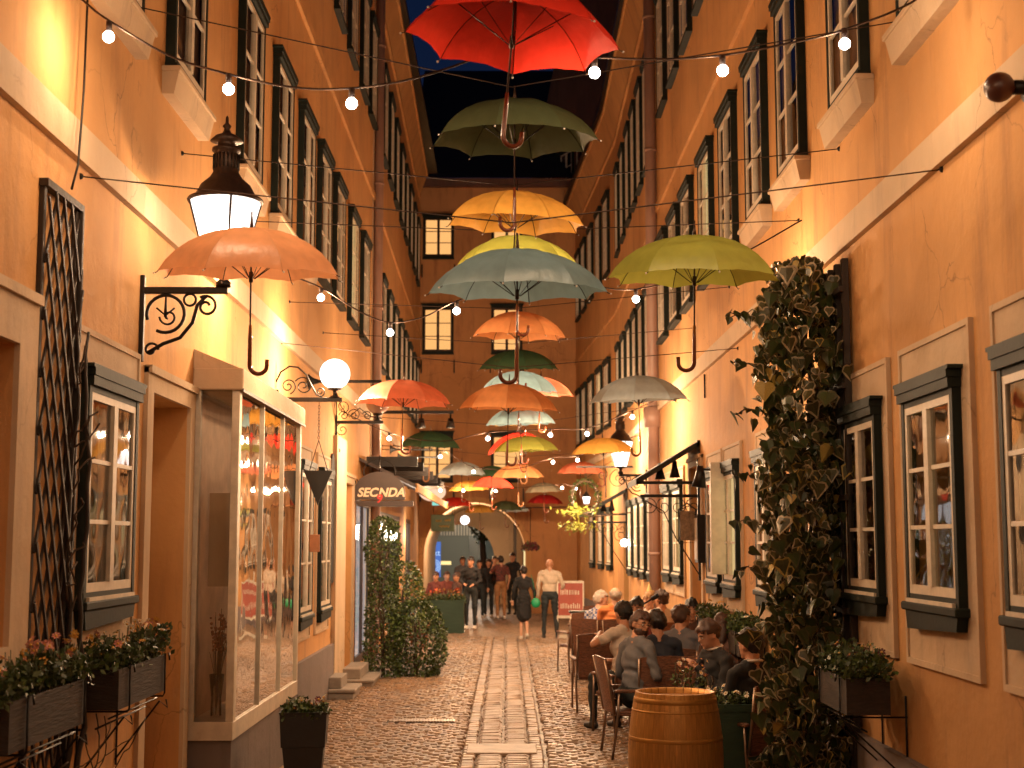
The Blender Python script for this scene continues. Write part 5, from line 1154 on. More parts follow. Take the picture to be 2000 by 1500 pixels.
leafcolumn('narrow column of small leaved ivy in front of the lit shop door', 'ivy', 'ivy', (-1.93, 22.3, 0), [(.05, .25), (.6, .26), (1.4, .22), (2.0, .26), (2.42, .18), (2.5, .05)], 5200, .045, [M_LEAF, M_LEAF, M_LEAF2], 21, 2.3)
leafcolumn('round leafy bush at the foot of the ivy column', 'bush', 'bush', (-1.42, 22.6, 0), [(.02, .28), (.3, .42), (.7, .46), (1.0, .36), (1.2, .14)], 4200, .05, [M_LEAF, M_LEAF2, M_LEAF], 22, 1.0)
leafcolumn('lighter leafy shrub behind the round bush', 'bush', 'bush', (-1.85, 26.0, 0), [(.5, .25), (1.0, .38), (1.5, .3), (1.75, .1)], 1800, .06, [M_LEAF2, M_LEAFY, M_LEAF2], 23, 1.4)
o = thing('plant_pot', 'terracotta pot between the bush and the far green planter', 'plant pot', (-1.75, 28.5, 0)); q = MB(); q.lathe([(.14, 0), (.2, .42), (.22, .42), (.22, .48), (.19, .48), (.18, .4), (0, .4)], 16); q.build('pot', M_TERRA, o); foliage(o, .4, .4, .3, 400, .45, size=.06, leafm=(M_LEAFY, M_TERRA), seed=31)
# tree beyond the arch
TRE = thing('street_tree', 'leafy tree in the street beyond the archway', 'tree', (-1.0, 54, 0)); q = MB(); q.tube([(0, 0, 0), (.1, 0, 1.5), (0, 0, 3)], [.16, .12, .1], 8)
for k in range(6): q.tube([(0, 0, 2.2+.2*k), (random.uniform(-1.2, 1.2), random.uniform(-.5, .5), 3.2+.2*k)], [.06, .02], 5)
q.build('trunk', M_STEM, TRE); q = MB(); rs = random.Random(4)
cl = [(rs.gauss(.3, 1.1), rs.gauss(0, .8), rs.uniform(2.4, 5.5), rs.uniform(.3, .6)) for _ in range(34)]
for k in range(4200):
    cx, cy_, cz, cr = rs.choice(cl); d = Vector([rs.gauss(0, 1) for _ in range(3)]).normalized()*cr*rs.random()**.4; c = Vector((cx, cy_, cz))+d; dd = Vector([rs.gauss(0, 1) for _ in range(3)]).normalized(); e = dd.orthogonal().normalized()*.05; q.add([c, c+e+dd*.05, c+dd*.13, c-e+dd*.05], [(0, 1, 2, 3)], rs.choice((0, 0, 1)))
q.build('crown', [M_LEAF, M_LEAF2], TRE)
# hanging basket on the far right
o = thing('hanging_basket', 'dark hanging basket of flowers near the arch', 'plant', (.62, 38.5, 1.98)); foliage(o, .4, .3, .3, 500, -.1, size=.06, leafm=(M_WINE, M_LEAF), seed=41); q = MB(); q.tube([(0, 0, 0), (0, 0, 1.05)], .01, 4); q.tube([(-.25, 0, 1.05), (1.65, 0, 1.1)], .015, 5); q.build('hanger', M_IRON, o)

# ------------------------------------------------------------ barrel
BR = thing('barrel', 'gold painted wooden barrel in the foreground of the dining area', 'barrel', (1.21, 10.45, 0)); nst = 26
BP = [(.235, 0), (.30, .22), (.335, .45), (.345, .58), (.335, .70), (.315, .86), (.285, 1.035)]
M_GOLD = mat('gold_paint', (.60, .29, .07), .42, .5, .5, 5, .5, 30, stretch=(4, 4, .35), dist=.004)
M_GOLD2 = mat('gold_hoop', (.50, .24, .05), .45, .5, .3, 8)
def smoothprof(P, n=24):
    zs = [p[1] for p in P]; rs_ = [p[0] for p in P]; c = np.polyfit(zs, rs_, 3); return [(float(np.polyval(c, z)), z) for z in np.linspace(zs[0], zs[-1], n)]
SP_ = smoothprof(BP); q = MB(); q.lathe(SP_, 3, a0=R(.14), a1=R(360/nst-.14)); q.lathe([(SP_[-1][0], SP_[-1][1]), (SP_[-1][0]-.022, SP_[-1][1]), (SP_[-1][0]-.03, .99)], 3, a0=R(.35), a1=R(360/nst-.35))
stave = q.mesh('stave', M_GOLD)
for k in range(nst): put('stave', stave, BR, (0, 0, 0), 2*PI*k/nst)
q = MB(); q.lathe([(r_-.006, z) for r_, z in SP_], 30); q.lathe([(SP_[-1][0]-.02, .995), (0, .995)], 30); q.build('head', mat('barrel_head', (.30, .12, .025), .5, .2, .3, 5), BR)
for z_, hh in ((.965, .035), (.905, .012), (.70, .03), (.40, .03), (.2, .04), (.06, .04)):
    r0 = float(np.interp(z_, [p[1] for p in SP_], [p[0] for p in SP_])); r1 = float(np.interp(z_+hh, [p[1] for p in SP_], [p[0] for p in SP_]))
    q = MB(); q.lathe([(r0+.001, z_), (r0+.003, z_+.002), (r1+.003, z_+hh-.002), (r1+.001, z_+hh)], 40); q.build('hoop', M_GOLD2, BR)
# flowers on barrel back
o = thing('flower_pot', 'small pot of red and white flowers just behind the barrel', 'plant pot', (1.56, 12.35, .745)); q = MB(); q.lathe([(0, 0), (.06, 0), (.085, .12), (.075, .12), (0, .1)], 14); q.build('pot', M_TERRA, o)
foliage(o, .26, .2, .26, 130, .1, size=.03, flowers=[M_WHIT, M_PINK, M_WINE], nf=20, seed=51, fr=.022)

# ------------------------------------------------------------ furniture
def chair_proto():
    o = thing('armchair', 'x', 'chair'); q = MB(); q.box(-.24, .24, -.23, .23, .43, .475, 0, .012); q.build('seat', M_WICK, o)
    q = MB(); n = 8; vs = []
    for k in range(5):
        z = .46+.52*k/4; yb = -.24-.10*k/4
        for i in range(n+1): x = -.245+.49*i/n*1.0; x *= (1+.05*k/4); vs.append((x, yb-.03*math.cos(PI*(i/n-.5))*1, z+(.018*math.cos(PI*(i/n-.5)) if k == 4 else 0)))
    fs = [(k*(n+1)+i, k*(n+1)+i+1, (k+1)*(n+1)+i+1, (k+1)*(n+1)+i) for k in range(4) for i in range(n)]
    v2 = [(x, y_+.022, z) for x, y_, z in vs]; N = len(vs); q.add(vs+v2, fs+[tuple(j+N for j in reversed(f)) for f in fs], 0, True)
    edge = [(i) for i in range(n+1)]; q.add(vs+v2, [(4*(n+1)+i, 4*(n+1)+i+1, N+4*(n+1)+i+1, N+4*(n+1)+i) for i in range(n)]+[(k*(n+1), (k+1)*(n+1), N+(k+1)*(n+1), N+k*(n+1)) for k in range(4)]+[(k*(n+1)+n, (k+1)*(n+1)+n, N+(k+1)*(n+1)+n, N+k*(n+1)+n) for k in range(4)], 0)
    q.build('backrest', M_WICK, o)
    for sx in (-1, 1):
        for sy, top in ((1, .655), (-1, .66)):
            q = MB(); q.tube([(sx*.265, sy*.22+(-.05 if sy < 0 else .02), 0), (sx*.27, sy*.21, .45), (sx*.272, sy*.2, top)], .013, 6); q.build('leg', M_ALU, o)
        q = MB(); q.box(sx*.245, sx*.295, -.24, .24, .655, .685, 0, .008); q.build('armrest', M_WICK, o)
        q = MB(); q.tube([(sx*.262, -.24, .45), (sx*.268, -.34, .97)], .012, 6); q.build('back_post', M_ALU, o)
    for sy in (.2, -.2): q = MB(); q.tube([(-.26, sy, .43), (.26, sy, .43)], .01, 5); q.build('seat_rail', M_ALU, o)
    return o
CP = chair_proto(); GC = 'wicker chairs of the street cafe'; CP['group'] = GC; N_CH = [0]
def chair(lb, x, y_, a_):
    c = CP if N_CH[0] == 0 else dup(CP); N_CH[0] += 1; c.location = (x, y_, 0); c.rotation_euler = (0, 0, R(a_)); c['label'] = lb; c['group'] = GC
chair('empty wicker chair standing nearest the open lane', 1.10, 18.0, 4); chair('wicker chair turned sideways beside the green planter box', 2.05, 12.95, 60); chair('wicker chair farthest down the row by the serving stand', 1.15, 23.3, 20)
def table(lb, x, y_, w=.62):
    o = thing('cafe_table', lb, 'table', (x, y_, 0), group='square cafe tables'); q = MB(); q.box(-w/2, w/2, -w/2, w/2, .72, .745, 0, .006); q.build('table_top', M_WOOD, o)
    for sx in (-1, 1):
        for sy in (-1, 1): q = MB(); q.tube([(sx*(w/2-.06), sy*(w/2-.06), 0), (sx*(w/2-.06), sy*(w/2-.06), .72)], .014, 6); q.build('leg', M_ALU, o)
for a_ in ((1.55, 15.05, 'cafe table between the two men in dark and blue shirts'), (2.05, 17.3, 'cafe table in front of the man with the moustache'), (1.62, 12.65, 'cafe table with wine glasses behind the barrel'), (1.55, 19.5, 'cafe table in the middle of the dining group'), (1.3, 22.2, 'cafe table of the balding man')): table(a_[2], a_[0], a_[1])
def wineglass(lb, x, y_, z=.745):
    o = thing('wine_glass', lb, 'glass', (x, y_, z), group='glasses on the cafe tables'); q = MB(); q.lathe([(.035, 0), (.03, .004), (.005, .01), (.004, .09), (.03, .12), (.038, .16), (.032, .21)], 12); q.build('bowl', G_CLEAR, o)
wineglass('wine glass on the table behind the barrel', 1.75, 12.5); wineglass('second wine glass near the man in black', 1.55, 12.8); wineglass('wine glass on the table of the bearded man', 1.5, 15.1)
# A-board
p0 = atY(1090, 1135, 31.5); p1 = atY(1138, 1205, 31.5)
AB = thing('sandwich_board', 'red and cream folding sign board beyond the walking man', 'sign', ((p0.x+p1.x)/2, 31.5, 0)); w = (p1.x-p0.x)/2
rdm = mat('board_red', (.40, .085, .055), .5, 0, .2, 6)
q = MB(); q.box(-w, w, -.02, .02, .52, 1.22, 0, .005); q.build('panel', rdm, AB)
q = MB()
for (a_, b_, c_, d_) in ((-w-.03, -w, 0, 1.26), (w, w+.03, 0, 1.26), (-w, w, 1.22, 1.27), (-w, w, .46, .52), (-w, w, .0, .1)): q.box(a_, b_, -.03, .03, c_, d_)
q.build('frame', M_CREAM, AB)
for zc in (1.02, .72):
    q = MB(); x = -w*.8
    while x < w*.8: ww = random.uniform(.025, .05); q.box(x, x+ww*.6, -.026, -.02, zc-.05, zc+.05+random.uniform(-.02, .02)); x += ww+.01
    q.build('lettering', M_CREAM, AB)
# black boom among guests
o = thing('camera_boom', 'black diagonal boom pole above the diners', 'pole', (1.62, 18.0, 1.22)); q = MB(); q.tube([(-.12, 0, 0), (.22, -.05, .2)], .012, 6); q.tube([(.18, -.05, .18), (.27, -.06, .23)], .028, 8); q.tube([(-.12, 0, 0), (-.1, .3, -.48)], .01, 5); q.build('pole', M_BLK, o)
# folded parasols and stacked furniture behind the diners
for x_, y_, a_, lb in ((1.42, 25.2, 150, 'left one of the spare wicker chairs parked behind the diners'), (1.85, 25.5, 200, 'middle one of the spare wicker chairs parked behind the diners'), (2.22, 24.9, 120, 'spare wicker chair against the right wall by the downpipe')): chair(lb, x_, y_, a_)
o = thing('serving_stand', 'dark serving stand with a flat top behind the blue plaid shirt', 'stand', (1.2, 24.3, 0)); q = MB(); q.box(-.12, .12, -.15, .15, .0, .92); q.build('body', M_BLK, o); q = MB(); q.box(-.16, .16, -.18, .18, .92, .96, 0, .01); q.build('top', M_WOOD, o)

# ------------------------------------------------------------ people
def capsule(mb, p0, p1, r0, r1, n=10):
    p0, p1 = Vector(p0), Vector(p1); d = (p1-p0); L = d.length; t = d/L if L > 1e-6 else Vector((0, 0, 1)); pts = []; rr = []
    for k in range(5): a_ = PI/2*k/4; pts.append(p0-t*r0*math.cos(a_)); rr.append(max(.0008, r0*math.sin(a_)))
    for k in range(5): a_ = PI/2*k/4; pts.append(p1+t*r1*math.sin(a_)); rr.append(max(.0008, r1*math.cos(a_)))
    mb.tube(pts, rr, n)
def person(label, loc, heading, H=1.75, pose='stand', top=None, bottom=None, shoes=None, skin='mid', hair=None, bald=0, beard=None, sleeves='long', lean=0, side=0, hy=0, hp=0, arms=None, legs=None, skirt=False, vox=.011, group=None, slim=1.0, long_hair=False, collar=None, cap=None, glasses=False, legskin=False, twist=0, party=None, bun=False):
    sk = {'mid': mat('skin_mid', (.50, .24, .14), .5, 0, .15, 9), 'light': mat('skin_light', (.60, .32, .21), .5, 0, .15, 9), 'dark': mat('skin_dark', (.30, .14, .08), .5, 0, .15, 9)}[skin]
    s = H/1.75; seated = pose == 'sit'; dz = -.40 if seated else 0
    o = thing('person', label, 'person', loc, R(heading), group)
    prims = []
    def add(kind, a, b, r0, r1, m): prims.append((kind, Vector(a), Vector(b) if kind == 'c' else b, r0, r1, m))
    piv = Vector((0, 0, .95+dz)); RU = Matrix.Rotation(R(twist), 3, 'Z') @ Matrix.Rotation(R(-lean), 3, 'X') @ Matrix.Rotation(R(side), 3, 'Y')
    def U(p): return piv+RU @ (Vector(p)+Vector((0, 0, dz))-piv)
    hc = U((0, .015, 1.625)); RH = RU @ Matrix.Rotation(R(hy), 3, 'Z') @ Matrix.Rotation(R(-hp), 3, 'X')
    def Hh(p): return hc+RH @ Vector(p)
    w = slim
    # torso (top)
    def E(c, r, m, up=True): add('e', U(c) if up else c, r, 0, 0, m)
    E((0, 0, 1.29), (.165*w, .115, .17), 1); E((0, .0, 1.10), (.145*w, .11, .17), 1); add('c', U((-.135*w, -.005, 1.425)), U((.135*w, -.005, 1.425)), .068, .068, 1)
    add('c', U((-.06, -.01, 1.46)), U((.06, -.01, 1.46)), .058, .058, 1)
    E((0, -.005, .97), (.158*w, .12, .12), 2 if not skirt else 1)
    add('c', U((0, -.015, 1.44)), Hh((0, -.02, -.06)), .056, .054, 0)
    # head
    prims.append(('h', None, (0, -.008, .022), (.077, .095, .088), None, 0)); prims.append(('h', None, (0, .022, -.055), (.058, .066, .058), None, 0)); prims.append(('h', None, (0, .01, -.01), (.07, .085, .07), None, 0))
    prims.append(('h', None, (0, .093, -.022), (.013, .018, .019), None, 0)); prims.append(('h', None, (0, .086, .0), (.009, .013, .03), None, 0)); prims.append(('h', None, (0, .068, -.092), (.025, .02, .018), None, 0))
    prims.append(('h', None, (0, .082, -.058), (.024, .011, .010), None, 0)); prims.append(('h', None, (0, .076, .022), (.05, .016, .012), None, 0))
    for sx in (-1, 1): prims.append(('h', None, (sx*.078, -.008, -.012), (.011, .020, .032), None, 0))
    # legs
    LG = legs or ({'L': [(-.10, .02, .57), (-.13, .44, .545), (-.14, .42, .09)], 'R': [(.10, .02, .57), (.13, .44, .545), (.14, .42, .09)]} if seated else {'L': [(-.09, 0, .92), (-.10, .02, .50), (-.10, -.02, .085)], 'R': [(.09, 0, .92), (.10, .02, .50), (.10, -.02, .085)]})
    for sd in 'LR':
        h_, k_, a_ = [Vector(v) for v in LG[sd][:3]]; tt = Vector(LG[sd][3]) if len(LG[sd]) > 3 else a_+Vector((.0, .155, -.055))
        lm = 0 if legskin else 2
        add('c', h_, k_, .086*w, .060, 2 if not skirt else 1); add('c', k_, a_+Vector((0, 0, .02)), .058 if not legskin else .05, .042 if not legskin else .032, lm); add('c', a_+Vector((0, -.03, -.04)), tt, .042, .034, 3); add('c', a_+Vector((0, 0, -.02)), a_+Vector((0, .02, -.03)), .046, .044, 3)
    if skirt:
        add('c', U((0, 0, .98)), Vector((0, .0, .60)), .17, .185, 1)
    # arms
    AR = arms or ({'L': [(-.24, .06, 1.16), (-.17, .30, 1.13)], 'R': [(.24, .06, 1.16), (.17, .30, 1.13)]} if seated else {'L': [(-.255, -.02, 1.16), (-.25, .07, .93)], 'R': [(.255, -.02, 1.16), (.25, .07, .93)]})
    for sd, sx in (('L', -1), ('R', 1)):
        sh = U((sx*.175*w, 0, 1.41)); el = U(AR[sd][0]); wr_ = U(AR[sd][1]); fm = 1 if sleeves == 'long' else 0
        add('c', sh, el, .058, .047, 1 if sleeves != 'none' else 0)
        if sleeves == 'short': mid = sh.lerp(el, .62); prims.pop(); add('c', sh, mid, .06, .056, 1); add('c', mid, el, .044, .04, 0)
        add('c', el, wr_, .046 if fm else .04, .034 if fm else .027, fm)
        d = (wr_-el).normalized(); x = d.cross(Vector((0, 0, 1))); x = x.normalized() if x.length > .1 else Vector((1, 0, 0)); pc = wr_+d*.05; nn = d.cross(x)
        add('c', wr_+d*.01, wr_+d*.075, .027, .030, 0)
        for k in range(4): off = x*(-.026+.0175*k); b0 = wr_+d*.08+off; L_ = (.055, .07, .075, .06)[k]; b1 = b0+d*L_*.55; b2 = b1+(d*.8-nn*.6*sx*0+Vector((0, 0, -.45)))*L_*.5; add('c', b0, b1, .0105, .0095, 0); add('c', b1, b2, .0095, .0085, 0)
        b0 = wr_+d*.035-x*.03*1; add('c', b0, b0+(d*.7-x*.7)*.05, .012, .010, 0)
    mb = MB()
    for p in prims:
        if p[0] == 'c': capsule(mb, p[1], p[2], p[3], p[4])
        elif p[0] == 'e':
            t = MB(); t.sphere((0, 0, 0), p[2], 14); mb.add([p[1]+RU @ Vector(v) for v in t.v], t.f)
        else:
            t = MB(); t.sphere(p[2], p[3], 14); mb.add([Hh(v) for v in t.v], t.f)
    me0 = mb.mesh('tmp', sk); to = bpy.data.objects.new('tmp', me0); COL.objects.link(to)
    rmd = to.modifiers.new('r', 'REMESH'); rmd.mode = 'VOXEL'; rmd.voxel_size = vox; rmd.use_smooth_shade = True
    sm = to.modifiers.new('s', 'SMOOTH'); sm.factor = .5; sm.iterations = 3
    dg = bpy.context.evaluated_depsgraph_get(); me = bpy.data.meshes.new_from_object(to.evaluated_get(dg)); bpy.data.objects.remove(to); bpy.data.meshes.remove(me0)
    me.name = 'body'; me.materials.clear()
    for m in (sk, top, bottom, shoes): me.materials.append(m)
    n = len(me.polygons); C = np.empty(n*3); me.polygons.foreach_get('center', C); C = C.reshape(-1, 3); best = np.full(n, 1e9); mi = np.zeros(n, int)
    RUi = np.array(RU.inverted()); RHi = np.array(RH.inverted())
    for p in prims:
        if p[0] == 'c':
            a = np.array(p[1]); b = np.array(p[2]); ab = b-a; tt = np.clip(((C-a)@ab)/max(ab@ab, 1e-9), 0, 1); d = np.linalg.norm(C-(a+tt[:, None]*ab), axis=1)-(p[3]+(p[4]-p[3])*tt)
        else:
            if p[0] == 'e': q_ = (C-np.array(p[1]))@RUi.T; r_ = np.array(p[2])
            else: q_ = (C-np.array(hc))@RHi.T-np.array(p[2]); r_ = np.array(p[3])
            k0 = np.linalg.norm(q_/r_, axis=1); k1 = np.linalg.norm(q_/(r_*r_), axis=1)+1e-9; d = k0*(k0-1)/k1
        m_ = d < best; best[m_] = d[m_]; mi[m_] = p[5]
    me.polygons.foreach_set('material_index', mi.astype(np.int32)); me.polygons.foreach_set('use_smooth', [True]*n)
    # cloth folds on the clothed vertices
    nvv = len(me.vertices); V = np.empty(nvv*3); me.vertices.foreach_get('co', V); V = V.reshape(-1, 3)
    cl_ = np.zeros(nvv, bool)
    for p in me.polygons:
        if p.material_index in (1, 2): cl_[list(p.vertices)] = True
    N = np.empty(nvv*3); me.vertices.foreach_get('normal', N); N = N.reshape(-1, 3)
    f_ = np.sin(V[:, 2]*46+V[:, 0]*24+3*np.sin(V[:, 1]*17+V[:, 2]*9))*.0045+np.sin(V[:, 2]*19-V[:, 1]*23+2*np.sin(V[:, 0]*14))*.004
    V += N*(f_*cl_)[:, None]; V *= s; me.vertices.foreach_set('co', V.ravel()); me.update()
    put('body', me, o)
    def child(nm, mb2, m): mb2.v = [tuple(Hh(v)*s) for v in mb2.v]; return mb2.build(nm, m, o)
    def shell(r, c, keep, th=0.0, seed=0, nn=28, amp=.006):
        t = MB(); t.sphere((0, 0, 0), r, nn); vs = []
        for v in t.v: nz = noise.noise(Vector(v)*34+Vector((seed, 0, 0)))*amp+noise.noise(Vector(v)*11)*amp; f = 1+nz/.09; vs.append((v[0]*f+c[0], v[1]*f+c[1], v[2]*f+c[2]))
        fs = [f for f in t.f if keep(sum((Vector(vs[i]) for i in f), Vector())/len(f))]; q2 = MB(); q2.add(vs, fs, 0, True); return q2
    if hair and bald < 2:
        th = .012 if not long_hair else .02
        def keep(c): 
            if bald and c.z > .06 : return False
            if c.y > .035 and c.z < .052+.03*noise.noise(c*60): return False
            if c.y > -.02 and c.z < (.012) : return False
            if c.z < (-.075 if not long_hair else -.12): return False
            return True
        child('hair', shell((.083+th*.4, .103+th*.4, .100+th*.6), (0, -.012, .028), keep, seed=len(label), nn=36, amp=.017), hair)
        if long_hair: q2 = MB(); q2.sphere((0, -.085, -.09), (.088, .045, .15), 14); child('long_hair', q2, hair)
        if bun: q2 = MB(); q2.sphere((0, -.11, .06), (.04, .04, .04), 12); child('hair_bun', q2, hair)
    if beard: child('beard', shell((.064, .073, .068), (0, .022, -.06), lambda c: c.y > -.015 and c.z < -.035+.0 and not (c.y > .08 and c.z > -.05), amp=.008, seed=3), beard)
    if cap: child('cap', shell((.088, .106, .105), (0, -.012, .03), lambda c: c.z > .02 or (c.y < -.02 and c.z > -.02), amp=0), cap); q2 = MB(); q2.prism([(-.06, -.08), (-.05, -.165), (.05, -.165), (.06, -.08)], .01, .022, 'z'); child('cap_peak', q2, cap)
    ey = MB()
    for sx in (-1, 1): ey.sphere((sx*.031, .077, -.002), (.013, .010, .008), 10)
    child('eyes', ey, mat('eye_white', (.55, .48, .42), .2)); ey = MB()
    for sx in (-1, 1): ey.sphere((sx*.031, .0855, -.002), (.006, .004, .006), 8)
    child('iris', ey, M_BLK); ey = MB()
    for sx in (-1, 1): ey.tube([(sx*.015, .092, .020), (sx*.034, .089, .026), (sx*.05, .076, .018)], .0042, 5)
    child('eyebrows', ey, hair or M_STEM); ey = MB(); ey.tube([(-.022, .083, -.060), (0, .092, -.062), (.022, .083, -.060)], .0032, 5); child('lips', ey, mat('lip', (.30, .09, .07), .5))
    if glasses:
        q2 = MB()
        for sx in (-1, 1): q2.tube([(sx*.033+.025*math.cos(a_), .098-.01*abs(math.cos(a_)), -.004+.019*math.sin(a_)) for a_ in np.linspace(0, 2*PI, 13)[:-1]], .002, 4, closed=True); q2.tube([(sx*.058, .09, 0), (sx*.08, .0, 0)], .002, 4)
        q2.tube([(-.009, .1, 0), (.009, .1, 0)], .002, 4); child('glasses', q2, M_BLK)
    if party: q2 = MB(); q2.lathe([(.045, .10), (0, .24)], 14); child('party_hat', q2, party)
    if collar:
        q2 = MB(); pts = [U((.066*math.cos(a_), -.015+.066*math.sin(a_), 1.505)) for a_ in np.linspace(0, 2*PI, 17)[:-1]]; q2.tube([p*s for p in pts], .012*s, 5, closed=True); q2.build('collar', collar, o)
    return o
def cm(n, c, var=.3, sc=7, **k): return mat(n, c, .85, 0, var, sc, .3, 90, dist=.003, **k)
H_DK = mat('hair_dark', (.014, .008, .006), .45, 0, .4, 40, .6, 120); H_BR = mat('hair_brown', (.055, .022, .012), .45, 0, .4, 40, .6, 120); H_GR = mat('hair_grey', (.42, .34, .28), .6, 0, .3, 40, .5, 120); H_BL = mat('hair_blond', (.40, .20, .07), .5, 0, .4, 40, .5, 120)
T_GREY = cm('shirt_slate', (.13, .13, .14)); T_NAVY = cm('hoodie_navy', (.022, .028, .045)); T_BLK = cm('jacket_black', (.012, .011, .012)); T_WHT = cm('shirt_white', (.62, .52, .44)); T_OR = cm('shirt_orange', (.62, .20, .06)); T_BRN = cm('jacket_brown', (.10, .045, .028)); T_BEI = cm('sweater_cream', (.60, .47, .35)); T_BLU = cm('shirt_greyblue', (.14, .14, .16))
T_MAR = cm('top_dark_red', (.14, .03, .02)); B_DK = cm('trousers_dark', (.022, .028, .03)); B_JN = cm('jeans_blue', (.035, .055, .085)); B_TAN = cm('trousers_tan', (.32, .15, .06)); S_BLK = mat('shoe_black', (.02, .017, .015), .5); S_WHT = mat('shoe_white', (.6, .52, .45), .5)
def plaid(name, c1, c2):
    m = bpy.data.materials.new(name); m.use_nodes = True; MATS[name] = m; nt = m.node_tree; b = nt.nodes['Principled BSDF']; b.inputs['Roughness'].default_value = .85; tc = nt.nodes.new('ShaderNodeTexCoord')
    ck = nt.nodes.new('ShaderNodeTexChecker'); ck.inputs['Scale'].default_value = 26; ck.inputs['Color1'].default_value = (*c1, 1); ck.inputs['Color2'].default_value = (*c2, 1); nt.links.new(tc.outputs['Object'], ck.inputs['Vector']); nt.links.new(ck.outputs[0], b.inputs['Base Color']); return m
T_PLB = plaid('plaid_blue', (.05, .08, .20), (.45, .40, .40)); T_PLR = plaid('plaid_red', (.16, .03, .02), (.03, .02, .02))
# walking couple
wm = atZ(1025, 1250); mn = atZ(1074, 1249)
P1 = person('woman in a black dress walking away with a green shoulder bag', (wm.x-.02, wm.y, 0), 3, 1.60, 'stand', T_BLK, T_BLK, S_WHT, 'light', H_DK, skirt=True, legskin=True, slim=.92, arms={'L': [(-.25, -.04, 1.17), (-.26, .06, .95)], 'R': [(.24, -.05, 1.17), (.27, .02, .95)]}, legs={'L': [(-.07, 0, .9), (-.065, .04, .49), (-.06, .0, .085)], 'R': [(.07, 0, .9), (.07, .03, .50), (.06, -.26, .16), (.06, -.20, .03)]})
P2 = person('broad man in a cream sweater and dark trousers walking beside the woman', (mn.x, mn.y, 0), -2, 1.76, 'stand', T_BEI, B_DK, S_BLK, 'mid', H_BR, bald=2, slim=1.12, arms={'L': [(-.25, -.04, 1.16), (-.26, .05, .93)], 'R': [(.29, -.05, 1.17), (.21, .10, 1.0)]}, legs={'L': [(-.1, 0, .92), (-.12, .03, .50), (-.13, .02, .085)], 'R': [(.1, 0, .92), (.13, .02, .5), (.16, -.03, .085)]})
bp = thing('shoulder_bag', 'small round green bag hanging at the hip of the woman', 'bag', (wm.x+.24, wm.y-.06, .80)); q = MB(); q.sphere((0, 0, 0), (.105, .05, .11), 14); q.build('pouch', mat('bag_green', (.01, .30, .12), .45), bp); q = MB(); q.tube([(-.02, 0, .09), (-.04, .0, .35), (-.10, .02, .62)], .005, 4); q.build('strap', mat('bag_strap', (.02, .25, .1), .5), bp)
# far standing people
def far(lb, px, py, heading, H, top, bot, sh=S_BLK, hair=H_DK, **k):
    g_ = atZ(px, py); return person(lb, (g_.x, g_.y, 0), heading, H, 'stand', top, bot, sh, 'mid', hair, vox=.014, **k)
far('man in dark clothes standing at the corner of the far green planter', 919, 1229, 170, 1.76, T_BLK, B_DK, S_WHT, hy=-10, arms={'L': [(-.25, .02, 1.16), (-.12, .22, 1.08)], 'R': [(.25, .02, 1.16), (.12, .24, 1.10)]})
far('woman with long dark hair in black near the arch', 954, 1206, 165, 1.64, T_BLK, B_DK, S_WHT, long_hair=True, slim=.92)
far('person in black half hidden left of the long haired woman', 936, 1208, 190, 1.62, T_BLK, B_DK, S_WHT)
far('person in a dark plaid shirt and tan trousers raising a phone', 978, 1209, 20, 1.74, T_PLR, B_TAN, S_WHT, arms={'L': [(-.26, .10, 1.28), (-.12, .22, 1.55)], 'R': [(.26, 0, 1.16), (.25, .08, .95)]}, sleeves='short')
for lb, px, yy, hd, tp in (('far guest in dark red sitting behind the big green planter', 851, 36.5, 160, T_MAR), ('second far guest in orange red behind the big green planter', 872, 37.2, 200, T_MAR), ('third far guest bending at the right end of the green planter', 893, 36.0, 120, T_BRN)):
    g_ = atY(px, 1180, yy); person(lb, (g_.x, yy, .05), hd, 1.7, 'sit', tp, B_DK, S_BLK, 'mid', H_BR, vox=.015)
far('third dark clothed person in the passage between the black clad women and the arch', 966, 1203, 185, 1.72, T_BRN, B_DK)
far('tall person in black deep in the passage at its right side', 1001, 1200, 160, 1.8, T_BLK, B_DK)
far('person in a grey top deep in the passage left of the standing man', 903, 1203, 200, 1.7, T_GREY, B_JN)
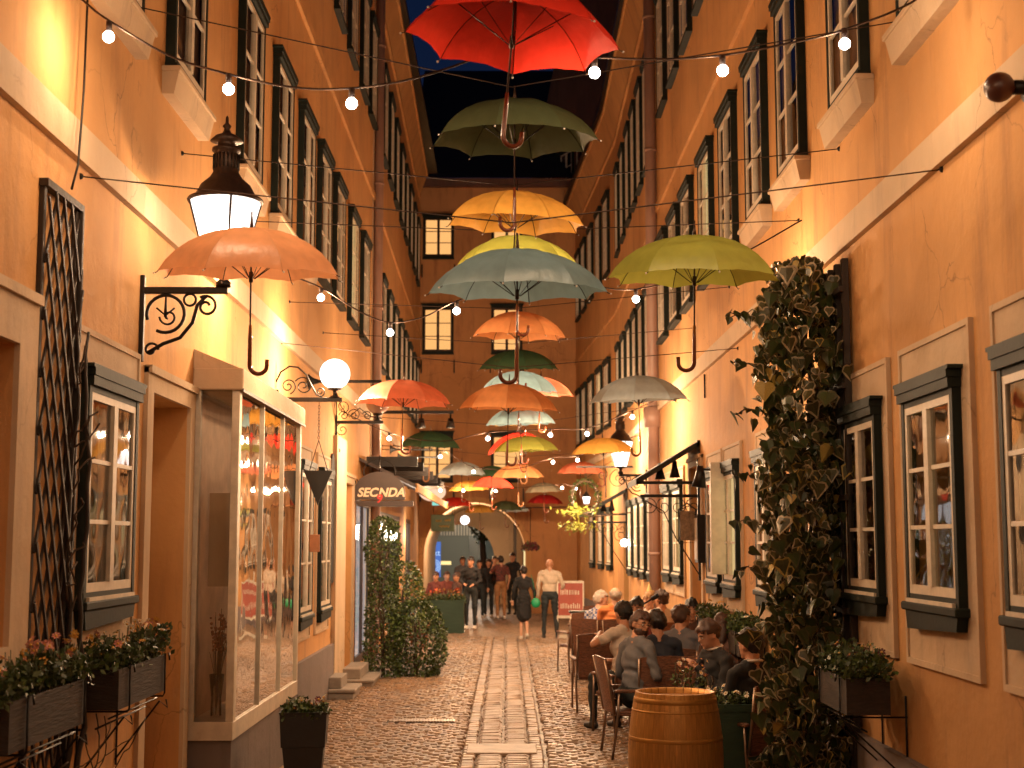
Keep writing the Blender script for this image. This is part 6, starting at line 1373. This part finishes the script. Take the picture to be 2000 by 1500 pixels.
# diners
def diner(lb, px, yy, hd, top, z=0.0, H=1.86, hair=H_DK, bot=B_DK, ch=None, chd=None, **k):
    X = (px-991)/F*yy; chair('wicker chair under the '+ch, X, yy, hd if chd is None else chd); return person(lb, (X, yy, z), hd, H, 'sit', top, bot, S_BLK, k.pop('skin', 'mid'), hair, vox=k.pop('vox', .010), group=None, **k)
diner('bearded man with glasses in a slate shirt looking over his shoulder', 1232, 14.3, -28, T_GREY, hair=H_BR, beard=H_BR, glasses=True, hy=-88, twist=-28, lean=7, hp=4, arms={'L': [(-.26, .02, 1.15), (-.20, .26, 1.08)], 'R': [(.25, .05, 1.16), (.12, .30, 1.14)]}, ch='bearded man', chd=-82)
diner('dark haired man in a navy hoodie seen from behind', 1284, 14.5, 5, T_NAVY, lean=8, slim=1.02, ch='man in the navy hoodie')
diner('man in a black cap and white shirt with his arm along a chair back', 1216, 15.9, 25, T_WHT, z=.02, cap=M_BLK, sleeves='short', twist=10, arms={'L': [(-.42, -.02, 1.33), (-.22, .14, 1.40)], 'R': [(.25, .1, 1.15), (.1, .3, 1.12)]}, ch='man in the black cap')
diner('man in a grey blue shirt seen from behind leaning to the right', 1322, 15.6, -20, T_BLU, hair=H_BR, hy=-35, lean=10, slim=1.1, ch='man in the grey blue shirt')
diner('man with a moustache facing the camera beyond the grey blue shirt', 1346, 17.1, 178, T_BRN, hp=4, hy=4, ch='man with the moustache')
diner('long haired guest in a brown jacket bending forward', 1390, 14.4, -35, T_BRN, hair=H_BR, long_hair=True, lean=16, z=-.02, ch='long haired guest in brown')
diner('man in a black jacket over a white shirt in profile facing left', 1413, 13.1, 115, T_BLK, hair=H_BR, lean=14, hp=6, collar=T_WHT, skin='light', hy=-8, arms={'L': [(-.22, .14, 1.18), (-.02, .20, 1.38)], 'R': [(.24, .08, 1.15), (.1, .30, 1.10)]}, ch='man in black seen in profile')
diner('dark haired man in a black suit with a white collar at the ivy', 1468, 11.75, 28, T_BLK, z=-.03, collar=T_WHT, lean=4, hy=12, ch='man in the black suit by the ivy')
diner('white haired man in a blue plaid shirt', 1163, 21.4, -30, T_PLB, hair=H_GR, hy=-60, lean=12, skin='light', z=-.03, ch='white haired man in plaid')
diner('balding man in an orange shirt seen from behind', 1200, 21.3, -4, T_OR, hair=H_GR, bald=1, skin='light', z=.02, slim=1.1, ch='balding man in orange')
diner('young man with dark short hair facing between the heads', 1240, 17.6, 165, T_MAR, hp=4, ch='young man with short dark hair')
diner('fair haired child wearing a yellow party hat', 1266, 20.6, 165, T_WHT, hair=H_BL, party=mat('hat_yellow', (.75, .6, .25), .5), z=-.02, skin='light', ch='child in the party hat')
diner('guest with tied dark hair turned away near the downpipe', 1289, 20.4, 15, T_WHT, hair=H_BR, bun=True, hy=20, ch='guest with tied hair')
